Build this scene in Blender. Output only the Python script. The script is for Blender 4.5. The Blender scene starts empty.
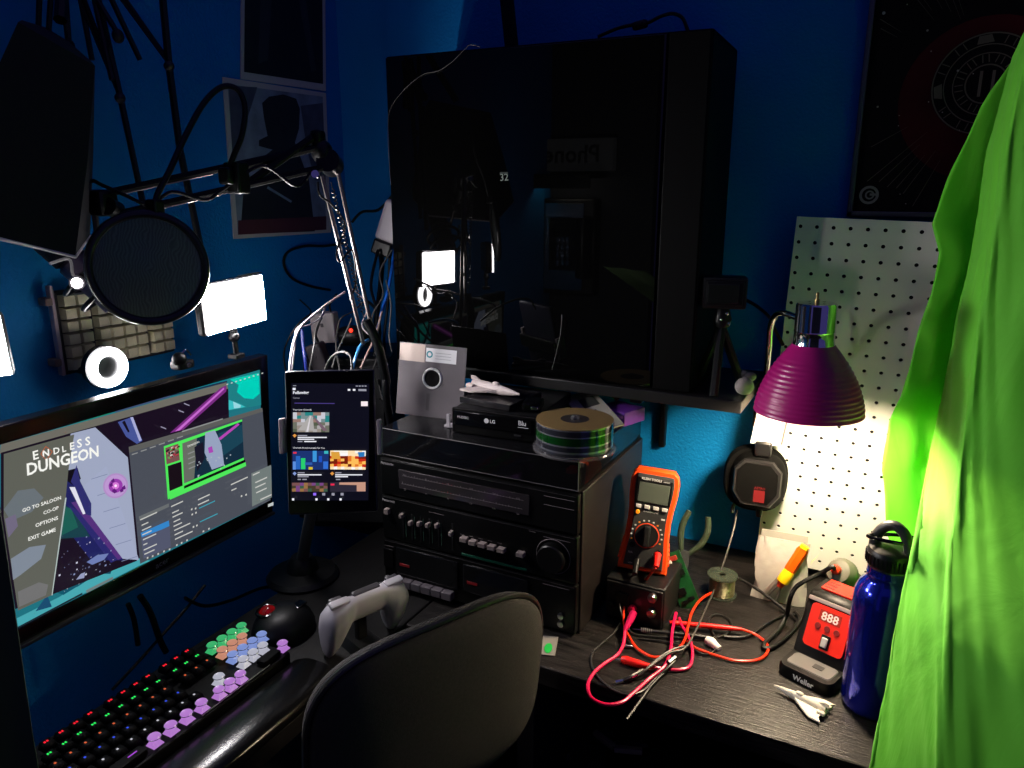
import bpy, bmesh, math, random
from mathutils import Vector, Matrix, Euler
random.seed(7)
PI = math.pi
R = math.radians
SC = bpy.context.scene
COL = SC.collection

# ---------------------------------------------------------------- camera
CAM = Vector((0, 0, 1.43))
FPX, PITCH, YAW = 755.0, R(14.5), R(27.35)
cd = bpy.data.cameras.new('camera')
cam = bpy.data.objects.new('camera', cd)
COL.objects.link(cam)
cam.location = CAM
cam.rotation_euler = (PI / 2 - PITCH, 0, YAW)
cd.sensor_width = 36
cd.lens = FPX / 1024 * 36
cd.clip_start = .02
SC.camera = cam

# ---------------------------------------------------------------- exposure, world
SC.view_settings.view_transform = 'Standard'
SC.view_settings.look = 'None'
SC.view_settings.exposure = 0.0
SC.view_settings.gamma = 1.0
SC.view_settings.use_curve_mapping = False
SC.cycles.use_denoising = True
SC.cycles.max_bounces = 8
SC.cycles.sample_clamp_indirect = 4
w = bpy.data.worlds.new('dim_room')
SC.world = w
w.use_nodes = True
w.node_tree.nodes['Background'].inputs[0].default_value = (.28, .235, 1, 1)
w.node_tree.nodes['Background'].inputs[1].default_value = .14
LED_POWER = 150.0       # glow of the two LED panels
RING_POWER = 40.0
BULB_POWER = 720.0     # bulb of the desk lamp

# ---------------------------------------------------------------- measuring rays
FW = Vector((-math.sin(YAW) * math.cos(PITCH), math.cos(YAW) * math.cos(PITCH), -math.sin(PITCH)))
RT = Vector((math.cos(YAW), math.sin(YAW), 0))
UP = RT.cross(FW)


def ray(x, y):
    return FW + RT * ((x - 512) / FPX) + UP * ((384 - y) / FPX)


def P(x, y, X=None, Y=None, Z=None, t=None):
    d = ray(x, y)
    if X is not None:
        t = (X - CAM.x) / d.x
    if Y is not None:
        t = (Y - CAM.y) / d.y
    if Z is not None:
        t = (Z - CAM.z) / d.z
    return CAM + d * t


class Plane:
    """a real surface in the room; gives the (u, v) of a measured point on it"""

    def __init__(s, o, ux, uy):
        s.o, s.x, s.y = Vector(o), Vector(ux).normalized(), Vector(uy).normalized()
        s.n = s.x.cross(s.y)

    def __call__(s, px, py):
        d = ray(px, py)
        t = (s.o - CAM).dot(s.n) / d.dot(s.n)
        q = CAM + d * t - s.o
        return Vector((q.dot(s.x), q.dot(s.y)))


# ---------------------------------------------------------------- materials
def lin(c):
    c = c / 255
    return c / 12.92 if c <= .04045 else ((c + .055) / 1.055) ** 2.4


MATS = {}


def mat(name, rgb, rough=.5, metal=0, spec=.5, emit=0, var=0, vscale=30, bump=0, bscale=200, alpha=1, trans=0, coat=0, sheen=0, stretch=None, ior=1.45):
    if name in MATS:
        return MATS[name]
    m = bpy.data.materials.new(name)
    m.use_nodes = True
    nt = m.node_tree
    b = nt.nodes['Principled BSDF']
    c = (lin(rgb[0]), lin(rgb[1]), lin(rgb[2]), 1)
    I = b.inputs
    I['Base Color'].default_value = c
    I['Roughness'].default_value = rough
    I['Metallic'].default_value = metal
    I['Specular IOR Level'].default_value = spec
    I['Alpha'].default_value = alpha
    I['Transmission Weight'].default_value = trans
    I['Coat Weight'].default_value = coat
    I['Sheen Weight'].default_value = sheen
    I['IOR'].default_value = ior
    if emit:
        I['Emission Color'].default_value = c
        I['Emission Strength'].default_value = emit
        if emit < 6:
            I['Base Color'].default_value = (.004, .004, .005, 1)
    if var or bump:
        tc = nt.nodes.new('ShaderNodeTexCoord')
        mp = nt.nodes.new('ShaderNodeMapping')
        nt.links.new(tc.outputs['Object'], mp.inputs[0])
        if stretch:
            mp.inputs['Scale'].default_value = stretch
    if var:
        n = nt.nodes.new('ShaderNodeTexNoise')
        n.inputs['Scale'].default_value = vscale
        n.inputs['Detail'].default_value = 4
        nt.links.new(mp.outputs[0], n.inputs['Vector'])
        r = nt.nodes.new('ShaderNodeMapRange')
        r.inputs['From Min'].default_value = .3
        r.inputs['From Max'].default_value = .7
        r.inputs['To Min'].default_value = 1 - var
        r.inputs['To Max'].default_value = 1 + var
        nt.links.new(n.outputs[0], r.inputs[0])
        mx = nt.nodes.new('ShaderNodeVectorMath')
        mx.operation = 'SCALE'
        mx.inputs[0].default_value = c[:3]
        nt.links.new(r.outputs[0], mx.inputs['Scale'])
        nt.links.new(mx.outputs[0], I['Emission Color' if emit else 'Base Color'])
    if bump:
        n = nt.nodes.new('ShaderNodeTexNoise')
        n.inputs['Scale'].default_value = bscale
        n.inputs['Detail'].default_value = 3
        nt.links.new(mp.outputs[0], n.inputs['Vector'])
        bn = nt.nodes.new('ShaderNodeBump')
        bn.inputs['Strength'].default_value = bump
        bn.inputs['Distance'].default_value = .002
        nt.links.new(n.outputs[0], bn.inputs['Height'])
        nt.links.new(bn.outputs[0], I['Normal'])
    MATS[name] = m
    return m


def glow(rgb, s=1.0):
    return mat('glow_%d_%d_%d_%g' % (*rgb, s), rgb, emit=s, rough=.25, spec=.35)


BLACK = mat('black_plastic', (11, 11, 12), .45, var=.15, spec=.3)
BLACK2 = mat('black_satin_plastic', (8, 8, 9), .38, spec=.35)
GLOSS = mat('black_gloss_plastic', (8, 8, 9), .12)
RUBBER = mat('black_rubber', (16, 16, 17), .6)
CABLE = mat('black_cable', (9, 9, 9), .45, spec=.3)
GREYC = mat('grey_cable', (58, 57, 55), .45)
CHROME = mat('chrome', (215, 215, 218), .08, 1)
STEEL = mat('brushed_steel', (150, 150, 152), .28, 1, var=.1)
DGREY = mat('dark_grey_plastic', (52, 52, 54), .5)
GREY = mat('grey_plastic', (120, 118, 116), .5)
LGREY = mat('light_grey_plastic', (185, 182, 180), .45)
WHITE = mat('white_plastic', (225, 222, 218), .4)
RED = mat('red_rubber', (225, 25, 18), .35)
ORANGE = mat('orange_rubber', (238, 72, 16), .42, var=.06)
MAGENTA = mat('magenta_cable', (215, 15, 75), .32)
REDC = mat('red_cable', (225, 35, 14), .32)


# ---------------------------------------------------------------- mesh builder
class MB:
    def __init__(s):
        s.bm = bmesh.new()
        s.mats = []
        s.mi = 0

    def m(s, mt):
        if mt not in s.mats:
            s.mats.append(mt)
        s.mi = s.mats.index(mt)
        return s

    def _new(s, f0):
        for f in list(s.bm.faces)[f0:]:
            f.material_index = s.mi

    def raw(s, verts, faces, M=None, flat=()):
        vs = [s.bm.verts.new(M @ Vector(v) if M else v) for v in verts]
        for k, f in enumerate(faces):
            try:
                fc = s.bm.faces.new([vs[i] for i in f])
                fc.material_index = s.mi
                fc.smooth = k not in flat
            except ValueError:
                pass
        return s

    def box(s, c, d, bev=0, M=None, seg=2):
        t = bmesh.new()
        bmesh.ops.create_cube(t, size=1)
        for v in t.verts:
            v.co = Vector((v.co.x * d[0], v.co.y * d[1], v.co.z * d[2]))
        if bev:
            bmesh.ops.bevel(t, geom=t.edges[:], offset=min(bev, min(d) * .49), segments=seg, profile=.5, affect='EDGES')
        t.normal_update()
        flat = {i for i, f in enumerate(t.faces) if max(abs(f.normal.x), abs(f.normal.y), abs(f.normal.z)) > .9999}
        return s.join(t, Matrix.Translation(c) if M is None else M @ Matrix.Translation(c), flat)

    def join(s, t, M=None, flat=()):
        t.verts.index_update()
        s.raw([v.co.copy() for v in t.verts], [[v.index for v in f.verts] for f in t.faces], M, flat)
        t.free()
        return s

    def lathe(s, prof, n=24, M=None, cap=True, a0=0, a1=2 * PI):
        full = abs(a1 - a0 - 2 * PI) < 1e-6
        k = n if full else n + 1
        vs, fs = [], []
        for r, z in prof:
            for i in range(k):
                a = a0 + (a1 - a0) * i / n
                vs.append((max(r, 1e-5) * math.cos(a), max(r, 1e-5) * math.sin(a), z))
        for j in range(len(prof) - 1):
            for i in range(n):
                i2 = (i + 1) % k
                fs.append((j * k + i, j * k + i2, (j + 1) * k + i2, (j + 1) * k + i))
        if cap and full:
            if prof[0][0] > 1e-4:
                fs.append(tuple(range(k))[::-1])
            if prof[-1][0] > 1e-4:
                fs.append(tuple((len(prof) - 1) * k + i for i in range(k)))
        return s.raw(vs, fs, M)

    def cyl(s, p0, p1, r0, r1=None, n=16):
        p0, p1 = Vector(p0), Vector(p1)
        L = (p1 - p0).length
        M = Matrix.Translation(p0) @ (p1 - p0).to_track_quat('Z', 'Y').to_matrix().to_4x4()
        return s.lathe([(r0, 0), (r0 if r1 is None else r1, L)], n, M)

    def axis(s, prof, p0, d, n=20):
        M = Matrix.Translation(Vector(p0)) @ Vector(d).to_track_quat('Z', 'Y').to_matrix().to_4x4()
        return s.lathe(prof, n, M)

    def ball(s, c, r, sc=(1, 1, 1), n=16):
        t = bmesh.new()
        bmesh.ops.create_uvsphere(t, u_segments=n, v_segments=max(8, n // 2), radius=r)
        return s.join(t, Matrix.Translation(c) @ Matrix.Diagonal((*sc, 1)))

    def torus(s, c, Rr, r, d=(0, 0, 1), n=32, k=8):
        vs, fs = [], []
        M = Matrix.Translation(Vector(c)) @ Vector(d).to_track_quat('Z', 'Y').to_matrix().to_4x4()
        for i in range(n):
            a = 2 * PI * i / n
            for j in range(k):
                b = 2 * PI * j / k
                q = Rr + r * math.cos(b)
                vs.append((q * math.cos(a), q * math.sin(a), r * math.sin(b)))
        for i in range(n):
            for j in range(k):
                fs.append((i * k + j, ((i + 1) % n) * k + j, ((i + 1) % n) * k + (j + 1) % k, i * k + (j + 1) % k))
        return s.raw(vs, fs, M)

    def tube(s, pts, r, n=8, smooth=True, res=6, radii=None):
        pts = [Vector(p) for p in pts]
        if smooth and len(pts) > 2:
            q, rr = [], []
            for i in range(len(pts) - 1):
                p0 = pts[max(i - 1, 0)]
                p1, p2 = pts[i], pts[i + 1]
                p3 = pts[min(i + 2, len(pts) - 1)]
                for k in range(res):
                    t = k / res
                    q.append(.5 * ((2 * p1) + (p2 - p0) * t + (2 * p0 - 5 * p1 + 4 * p2 - p3) * t * t + (3 * p1 - p0 - 3 * p2 + p3) * t ** 3))
                    if radii:
                        rr.append(radii[i] * (1 - t) + radii[i + 1] * t)
            q.append(pts[-1])
            if radii:
                rr.append(radii[-1])
            pts = q
            radii = rr if radii else None
        vs, fs = [], []
        nrm = None
        N = len(pts)
        for i, p in enumerate(pts):
            tg = (pts[min(i + 1, N - 1)] - pts[max(i - 1, 0)])
            tg = tg.normalized() if tg.length > 1e-9 else Vector((0, 0, 1))
            if nrm is None:
                nrm = tg.orthogonal().normalized()
            nrm = (nrm - tg * nrm.dot(tg))
            nrm = nrm.normalized() if nrm.length > 1e-6 else tg.orthogonal().normalized()
            bi = tg.cross(nrm)
            rad = radii[i] if radii else r
            for j in range(n):
                a = 2 * PI * j / n
                vs.append(p + (nrm * math.cos(a) + bi * math.sin(a)) * rad)
        for i in range(N - 1):
            for j in range(n):
                fs.append((i * n + j, i * n + (j + 1) % n, (i + 1) * n + (j + 1) % n, (i + 1) * n + j))
        fs.append(tuple(range(n))[::-1])
        fs.append(tuple((N - 1) * n + j for j in range(n)))
        return s.raw(vs, fs)

    def prism(s, poly, y0, y1, M=None):
        """poly in (x, z), extruded along y"""
        k = len(poly)
        vs = [(x, y0, z) for x, z in poly] + [(x, y1, z) for x, z in poly]
        fs = [tuple(range(k)), tuple(range(2 * k - 1, k - 1, -1))]
        for i in range(k):
            j = (i + 1) % k
            fs.append((i, i + k, j + k, j))
        return s.raw(vs, fs, M)

    def loft(s, rings, M=None, cap=True):
        k = len(rings[0])
        vs = [v for r in rings for v in r]
        fs = []
        for a in range(len(rings) - 1):
            for i in range(k):
                j = (i + 1) % k
                fs.append((a * k + i, a * k + j, (a + 1) * k + j, (a + 1) * k + i))
        if cap:
            fs.append(tuple(range(k))[::-1])
            fs.append(tuple((len(rings) - 1) * k + i for i in range(k)))
        return s.raw(vs, fs, M)

    def build(s, name, parent=None, ang=38, origin=None, recalc=True):
        if origin is not None:
            o = Vector(origin)
            for v in s.bm.verts:
                v.co -= o
        if recalc:
            bmesh.ops.recalc_face_normals(s.bm, faces=s.bm.faces[:])
        me = bpy.data.meshes.new(name)
        s.bm.to_mesh(me)
        s.bm.free()
        for mt in s.mats:
            me.materials.append(mt)
        flats = [p.index for p in me.polygons if not p.use_smooth]
        me.set_sharp_from_angle(angle=R(ang))
        for i in flats:
            me.polygons[i].use_smooth = False
        ob = bpy.data.objects.new(name, me)
        COL.objects.link(ob)
        if parent:
            ob.parent = parent
        if origin is not None:
            ob.location = origin
        return ob


def mb(mt):
    return MB().m(mt)


def tag(o, label=None, cat=None, group=None, kind=None):
    if label:
        o['label'] = label
    if cat:
        o['category'] = cat
    if group:
        o['group'] = group
    if kind:
        o['kind'] = kind
    return o


def thing(name, label, cat, loc=(0, 0, 0), rot=(0, 0, 0), group=None):
    o = bpy.data.objects.new(name, None)
    o.empty_display_size = .03
    COL.objects.link(o)
    o.location = loc
    o.rotation_euler = rot if isinstance(rot, (tuple, Euler)) else (0, 0, rot)
    return tag(o, label, cat, group)


def struct(name, b):
    return tag(b.build(name), kind='structure')


def dup(root, loc, rot=None, label=None):
    r = root.copy()
    COL.objects.link(r)
    r.location = loc
    if rot is not None:
        r.rotation_euler = rot if isinstance(rot, tuple) else (0, 0, rot)
    if label:
        r['label'] = label
    for ch in list(root.children):
        c = ch.copy()
        COL.objects.link(c)
        c.parent = r
        for g in list(ch.children):
            d = g.copy()
            COL.objects.link(d)
            d.parent = c
    return r


_tc = {}


def glyphs(text, bold=0):
    if (text, bold) in _tc:
        return _tc[(text, bold)]
    cu = bpy.data.curves.new('t', 'FONT')
    cu.body = text
    cu.size = 1
    cu.offset = bold
    cu.resolution_u = 2
    ob = bpy.data.objects.new('t', cu)
    me = bpy.data.meshes.new_from_object(ob)
    vs = [(v.co.x, v.co.y) for v in me.vertices]
    fs = [tuple(p.vertices) for p in me.polygons]
    bpy.data.objects.remove(ob)
    bpy.data.curves.remove(cu)
    bpy.data.meshes.remove(me)
    x0 = min(v[0] for v in vs)
    x1 = max(v[0] for v in vs)
    y0 = min(v[1] for v in vs)
    y1 = max(v[1] for v in vs)
    vs = [(v[0] - x0, v[1] - y0) for v in vs]
    _tc[(text, bold)] = (vs, fs, x1 - x0, y1 - y0)
    return _tc[(text, bold)]


class Canvas(MB):
    """flat graphics on a real surface: local frame M maps (u, v) to (u, -lift, v)"""

    def __init__(s, M=None, pl=None, eps=.00012, lift=.0003):
        super().__init__()
        s.M = M or Matrix()
        s.pl = pl
        s.k = 0
        s.eps, s.lift = eps, lift

    def _uv(s, p):
        return s.pl(*p) if s.pl else Vector(p)

    def poly(s, pts, mt, px=True):
        s.m(mt)
        s.k += 1
        y = -(s.lift + s.eps * s.k)
        q = [s._uv(p) if px else Vector(p) for p in pts]
        return s.raw([(a.x, y, a.y) for a in q], [tuple(range(len(q)))], s.M)

    def rect(s, x0, z0, x1, z1, mt):
        return s.poly([(x0, z0), (x1, z0), (x1, z1), (x0, z1)], mt, False)

    def disc(s, c, r, mt, px=True, n=20, r2=0, sq=1):
        s.m(mt)
        s.k += 1
        y = -(s.lift + s.eps * s.k)
        c = s._uv(c) if px else Vector(c)
        if px:
            e = s._uv((c0 + d for c0, d in zip(s._last, (r, 0)))) if False else None
        o = [(c.x + r * math.cos(2 * PI * i / n), y, c.y + sq * r * math.sin(2 * PI * i / n)) for i in range(n)]
        if not r2:
            return s.raw(o, [tuple(range(n))], s.M)
        i_ = [(c.x + r2 * math.cos(2 * PI * i / n), y, c.y + sq * r2 * math.sin(2 * PI * i / n)) for i in range(n)]
        return s.raw(o + i_, [(i, (i + 1) % n, n + (i + 1) % n, n + i) for i in range(n)], s.M)

    def text(s, t, a, b=None, mt=None, px=True, h=None, width=None, bold=0, stretch=1):
        """baseline starts at a; ends at b (or given width / height)"""
        s.m(mt)
        s.k += 1
        y = -(s.lift + s.eps * s.k)
        vs, fs, W, H = glyphs(t, bold)
        A = s._uv(a) if px else Vector(a)
        if b is not None:
            B = s._uv(b) if px else Vector(b)
            d = B - A
            sc = d.length / W
            d.normalize()
        else:
            d = Vector((1, 0))
            sc = (h / H) if h else width / W
        e = Vector((-d.y, d.x)) * stretch
        return s.raw([(A.x + sc * (d.x * x + e.x * z), y, A.y + sc * (d.y * x + e.y * z)) for x, z in vs], fs, s.M)


def frame_M(o, rotz):
    return Matrix.Translation(o) @ Matrix.Rotation(rotz, 4, 'Z')

# ================================================================ THE SETTING
WX, WY, ZD = -1.15, 1.40, .75        # left wall, back wall, desk height
WALLB = mat('blue_wall_paint', (10, 122, 188), .6, spec=.2, bump=.8, bscale=190, var=.06, vscale=6)
struct('wall_left', mb(WALLB).box((WX - .05, .2, 1.2), (.1, 2.6, 2.4)))
struct('wall_back', mb(WALLB).box((.2, WY + .05, 1.2), (2.7, .1, 2.4)))
struct('floor', mb(mat('dark_carpet', (38, 34, 32), .95, var=.3, vscale=90, bump=.5)).box((.2, -.05, -.05), (2.9, 3.0, .1)))
struct('wall_rear', mb(mat('dim_wall_paint', (40, 42, 48), .8)).box((.4, -1.35, 1.2), (2.2, .1, 2.4)))

# ---------------------------------------------------------------- desks
WOOD = mat('black_brown_wood', (24, 21, 20), .42, spec=.28, var=.85, vscale=13, stretch=(1, 9, 9), bump=.5, bscale=40)
WOODY = mat('black_brown_wood_side', (22, 21, 21), .5, spec=.25, var=.4, vscale=26, stretch=(14, 1, 14), bump=.2, bscale=60)
UNDER = mat('black_laminate', (14, 13, 13), .55)
DX, DY = -.652, .882
desk = thing('workbench_desk', 'black woodgrain desk under the soldering gear along the blue wall', 'desk', (-.15, 1.14, 0))
b = mb(WOOD).box((0, 0, ZD - .016), (1.0, WY - DY - .002, .032), .003)
b.build('desktop', desk)
for x in (-.30, .47):
    mb(UNDER).box((x, .01, (ZD - .033) / 2), (.03, .47, ZD - .034), .002).build('side_panel', desk)
mb(UNDER).box((.085, .235, .4), (.74, .015, .6), .002).build('back_panel', desk)
mb(UNDER).box((.085, .02, .44), (.738, .41, .022), .002).build('shelf', desk)
desk2 = thing('computer_desk', 'black desk under the monitor and keyboard along the left wall', 'desk', (-.9, .6, 0))
b = mb(WOODY).box((.121, -.115, ZD - .016), (.254, 1.36, .032), .004)
b.build('desktop', desk2)
mb(WOODY).box((.004, .6815, ZD - .016), (.488, .229, .032), .003).build('corner_top', desk2)
for y in (-.75, .75):
    mb(UNDER).box((.121, y, (ZD - .033) / 2), (.2, .03, ZD - .034), .002).build('side_panel', desk2)

# ================================================================ LEFT: MONITOR
MC = Vector((-.963, .696, 1.0057))
MROT, MTILT = R(91.786), R(3.63)
mon = thing('computer_monitor', 'wide black monitor showing a space game and streaming software', 'monitor', (MC.x, MC.y, ZD), MROT)
Mt = Matrix.Translation((0, 0, MC.z - ZD)) @ Matrix.Rotation(MTILT, 4, 'X')
Mw = Matrix.Translation((MC.x, MC.y, ZD)) @ Matrix.Rotation(MROT, 4, 'Z') @ Mt
SW, SH = .443, .2492
BEZ = mat('monitor_bezel', (14, 12, 14), .16, spec=.6)
b = mb(BEZ)
for c, d in (((0, 0, SH / 2 + .0115), (SW + .04, .02, .023)), ((0, 0, -SH / 2 - .012), (SW + .04, .02, .024)), ((-SW / 2 - .01, 0, 0), (.02, .02, SH + .01)), ((SW / 2 + .01, 0, 0), (.02, .02, SH + .01))):
    b.box((c[0], .008, c[2]), d, .002, Mt)
b.build('bezel', mon)
mb(BLACK2).box((0, .02, 0), (SW + .03, .018, SH + .03), .006, Mt).box((0, .036, -.01), (.25, .03, .16), .01, Mt).build('rear_shell', mon)
mb(mat('monitor_lip', (60, 56, 54), .3)).box((0, .003, -SH / 2 - .0255), (SW + .04, .022, .006), .002, Mt).build('lower_lip', mon)
mb(BLACK2).tube([(0, .045, MC.z - ZD), (0, .11, MC.z - ZD - .02), (.04, .15, MC.z - ZD - .03), (.03, .182, MC.z - ZD - .03)], .014, 10).box((.03, .183, MC.z - ZD - .03), (.1, .006, .1), .002).build('wall_arm', mon)
pl = Plane(Mw @ Vector((0, 0, 0)), Mw.to_3x3() @ Vector((1, 0, 0)), Mw.to_3x3() @ Vector((0, 0, 1)))


class MC1(Canvas):
    pass


cv = Canvas(Mt, pl, .00006, .0005)


def c1(*p):
    return [(x / 3.657, 350 + y / 3.657) for x, y in p]


def c3(*p):
    return [(x / 4.27, 480 + y / 4.27) for x, y in p]


def c4(*p):
    return [(120 + x / 5.906, 470 + y / 5.906) for x, y in p]


def c2(*p):
    return [(120 + x / 6.4, 370 + y / 6.4) for x, y in p]


hw, hh = SW / 2, SH / 2
cv.rect(-hw, -hh, hw, hh, glow((30, 112, 125)))
cv.poly(c3((70, 590), (250, 500), (420, 395), (600, 330), (640, 345), (600, 362), (76, 625)), glow((70, 165, 175)))
cv.poly(c3((150, 560), (200, 490), (220, 540)), glow((25, 75, 110)))
cv.poly(c3((240, 480), (330, 455), (400, 410), (330, 430), (270, 490)), glow((20, 85, 105)))
cv.poly(c3((420, 385), (480, 370), (470, 400), (430, 400)), glow((18, 70, 95)))
cv.poly(c3((70, 628), (350, 480), (350, 488), (75, 635)), glow((25, 40, 50)))
cv.poly(c3((365, 470), (480, 412), (482, 422), (368, 482)), glow((110, 125, 125)))
cv.poly(c1((0, 322), (260, 262), (500, 196), (700, 150), (830, 118), (830, 112), (500, 185), (0, 312)), glow((28, 45, 70)))
cv.poly(c1((260, 250), (400, 215), (400, 232), (260, 270)), glow((20, 130, 95)))
cv.poly(c1((420, 205), (620, 155), (620, 172), (420, 228)), glow((60, 75, 110)))
cv.poly(c1((640, 140), (825, 95), (825, 112), (640, 160)), glow((20, 120, 135)))
# desktop picture at the upper right
cv.poly(c1((828, 105), (950, 72), (958, 200), (834, 222)), glow((30, 125, 130)))
cv.poly(c2((700, 60), (885, 18), (890, 150), (850, 185), (790, 180), (745, 140), (755, 95)), glow((0, 205, 185)))
cv.poly(c2((692, 190), (760, 215), (800, 235), (692, 255)), glow((60, 190, 195)))
cv.poly(c2((720, 200), (770, 225), (765, 240), (725, 245)), glow((150, 215, 225)))
# game window
cv.poly(c1((0, 345), (825, 118), (832, 141), (-4, 380)), glow((108, 106, 98)))
game = c1((-60, 394), (832, 141), (840, 420)) + c3((580, 345), (65, 548), (-20, 280))
game = c1((0, 375), (832, 141), (840, 420)) + c3((580, 345), (62, 550), (0, 150))
cv.poly(game, glow((24, 13, 30)))
cv.poly(c1((235, 440), (300, 430), (330, 560), (450, 768), (330, 768), (200, 600)), glow((30, 32, 92)))
cv.poly(c3((120, 130), (180, 90), (250, 85), (330, 150), (380, 240), (250, 250), (200, 250)), glow((22, 62, 72)))
cv.poly(c3((240, 105), (300, 120), (330, 200), (250, 240)), glow((26, 92, 82)))
cv.poly(c3((385, 160), (520, 330), (470, 352), (285, 105)), glow((42, 40, 108)))
cv.poly(c3((300, 95), (340, 85), (470, 265), (520, 330), (500, 340)), glow((84, 48, 122)))
cv.poly(c1((255, 305), (345, 282), (464, 392), (500, 768), (440, 750), (345, 610), (300, 520), (258, 470), (240, 440)), glow((158, 166, 192)))
cv.poly(c3((310, 60), (450, -60), (590, 340), (520, 335), (385, 155)), glow((160, 168, 196)))
cv.poly(c1((300, 500), (330, 590), (300, 600), (250, 500)), glow((222, 222, 236)))
cv.poly(c1((240, 440), (280, 430), (292, 470), (262, 492), (240, 476)), glow((14, 10, 22)))
cv.poly(c1((276, 420), (290, 480), (330, 560), (330, 605), (310, 600), (270, 500), (255, 480)), glow((44, 44, 108)))
for i in range(6):
    a = c1((330 + i * 22, 470 + i * 60))[0]
    cv.poly([a, (a[0] + 16, a[1] - 5), (a[0] + 16, a[1] - 4.4), (a[0], a[1] + .6)], glow((120, 128, 160)))
# engine glow disc
for rr, col in ((46, (176, 140, 196)), (40, (188, 150, 208)), (26, (150, 60, 170)), (13, (215, 120, 215)), (5, (255, 225, 255))):
    q = c1(*[(418 + rr * math.cos(a * PI / 10), 495 - .06 * rr * math.cos(a * PI / 10) + rr * math.sin(a * PI / 10)) for a in range(20)])
    cv.poly(q, glow(col))
for i in range(7):
    a = random.random() * 6
    q = (418 + 24 * math.cos(a), 492 + 24 * math.sin(a))
    cv.poly(c1(q, (q[0] + 10, q[1] - 8), (q[0] + 14, q[1] + 4), (q[0] + 3, q[1] + 9)), glow((96, 28, 120)))
# beam and struts
cv.poly(c1((616, 302), (665, 290), (822, 150), (822, 128), (800, 138)), glow((120, 44, 128)))
cv.poly(c1((634, 296), (652, 292), (815, 142), (812, 136)), glow((198, 104, 205)))
cv.poly(c1((425, 262), (478, 243), (515, 330), (495, 342), (455, 315)), glow((70, 84, 150)))
cv.poly(c1((440, 262), (462, 300), (468, 296), (450, 256)), glow((20, 14, 30)))
cv.poly(c1((470, 245), (480, 243), (512, 328), (503, 332)), glow((168, 172, 215)))
for i in range(70):
    x, y = random.uniform(215, 500), random.uniform(230, 470)
    if y > 500 - (x - 200) * .42 or y < 180 + (x - 200) * .3 and x > 380:
        continue
    d = random.choice((2, 3, 3, 5, 7))
    cv.poly(c3((x, y), (x + d, y - d * .5), (x + d, y + d * .6), (x - 1, y + d)), glow(random.choice(((205, 205, 225), (130, 140, 180), (90, 95, 130)))))
cv.poly(c3((355, 345), (400, 315), (450, 308), (430, 335), (380, 356)), glow((110, 125, 180)))
cv.poly(c3((310, 420), (330, 395), (348, 388), (345, 412)), glow((150, 155, 190)))
for x, y in ((640, 215), (575, 275), (660, 190)):
    cv.poly(c1((x, y), (x + 20, y + 8), (x + 20, y + 12), (x, y + 4)), glow((150, 145, 170)))
# menu panel on the left of the game
cv.poly(c1((0, 376), (258, 305), (236, 440)) + c3((265, 70), (205, 485), (62, 550), (0, 150)), glow((94, 96, 88)))
for q, col in ((c3((0, 120), (60, 40), (130, 30), (170, 70), (120, 130), (30, 170)), (104, 112, 118)), (c3((30, 330), (110, 280), (180, 270), (160, 330), (70, 400), (40, 420)), (126, 136, 150)), (c3((5, 160), (50, 140), (60, 190), (20, 240)), (112, 104, 128)), (c3((60, 470), (150, 430), (190, 440), (180, 485), (66, 535)), (112, 112, 112))):
    cv.poly(q, glow(col))
cv.poly(c3((262, 70), (268, 70), (208, 485), (204, 486)), glow((176, 190, 190)))
WT = glow((246, 246, 240))
cv.text('E', *c1((108, 398), (128, 392)), WT, bold=.02)
cv.text('N', *c1((142, 388), (166, 382)), WT, bold=.03)
cv.text('D', *c1((182, 378), (204, 372)), WT, bold=.02)
cv.text('L', *c1((214, 370), (228, 366)), WT, bold=.02)
cv.text('E', *c1((242, 362), (258, 358)), WT, bold=.02)
cv.text('S', *c1((268, 355), (286, 350)), WT, bold=.02)
cv.text('S', *c1((298, 347), (316, 342)), WT, bold=.02)
OR = glow((190, 92, 48))
for a, c in (((134, 376), (152, 348)), ((152, 348), (176, 366)), ((134, 376), (154, 398)), ((154, 398), (176, 366))):
    a, c = Vector(a), Vector(c)
    n = (c - a).orthogonal().normalized() * 1.2
    cv.poly(c1(a - n, c - n, c + n, a + n), OR)
cv.text('DUNGEON', *c1((84, 455), (346, 385)), WT, bold=.025, stretch=1.1)
cv.text('GO TO SALOON', *c3((78, 132), (243, 76)), WT, bold=.015)
cv.text('CO-OP', *c3((168, 142), (233, 118)), WT, bold=.015)
cv.text('OPTIONS', *c3((134, 196), (230, 162)), WT, bold=.015)
cv.text('EXIT GAME', *c3((103, 254), (220, 212)), WT, bold=.015)
# streaming software window
cv.poly(c1((455, 350), (945, 208), (976, 545)) + c4((95, 545)), glow((74, 78, 88)))
cv.poly(c1((455, 350), (945, 208), (947, 222), (457, 372)), glow((92, 92, 90)))
TX = glow((200, 200, 195))
DIM = glow((140, 142, 142))
cv.poly(c1((650, 292), (800, 246), (800, 250), (650, 297)), DIM)
for i in range(6):
    x = 466 + i * 33
    y = 376 - i * 12
    cv.poly(c1((x, y), (x + 22, y - 7), (x + 22, y - 3), (x, y + 4)), DIM)
GB = glow((78, 232, 90))
cv.poly(c1((583, 348), (870, 250), (878, 418), (598, 541)), GB)
cv.poly(c1((588, 354), (636, 338), (642, 398), (593, 414)), glow((120, 80, 80)))
for i in range(40):
    x, y = random.uniform(589, 630), random.uniform(356, 392)
    y -= (x - 589) * .33
    cv.poly(c1((x, y), (x + 9, y - 3), (x + 9, y + 3), (x, y + 6)), glow(random.choice(((210, 200, 190), (170, 60, 70), (40, 60, 40), (90, 160, 90), (30, 20, 30)))))
cv.poly(c1((593, 418), (643, 402), (648, 490), (600, 510)), glow((24, 14, 22)))
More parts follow.
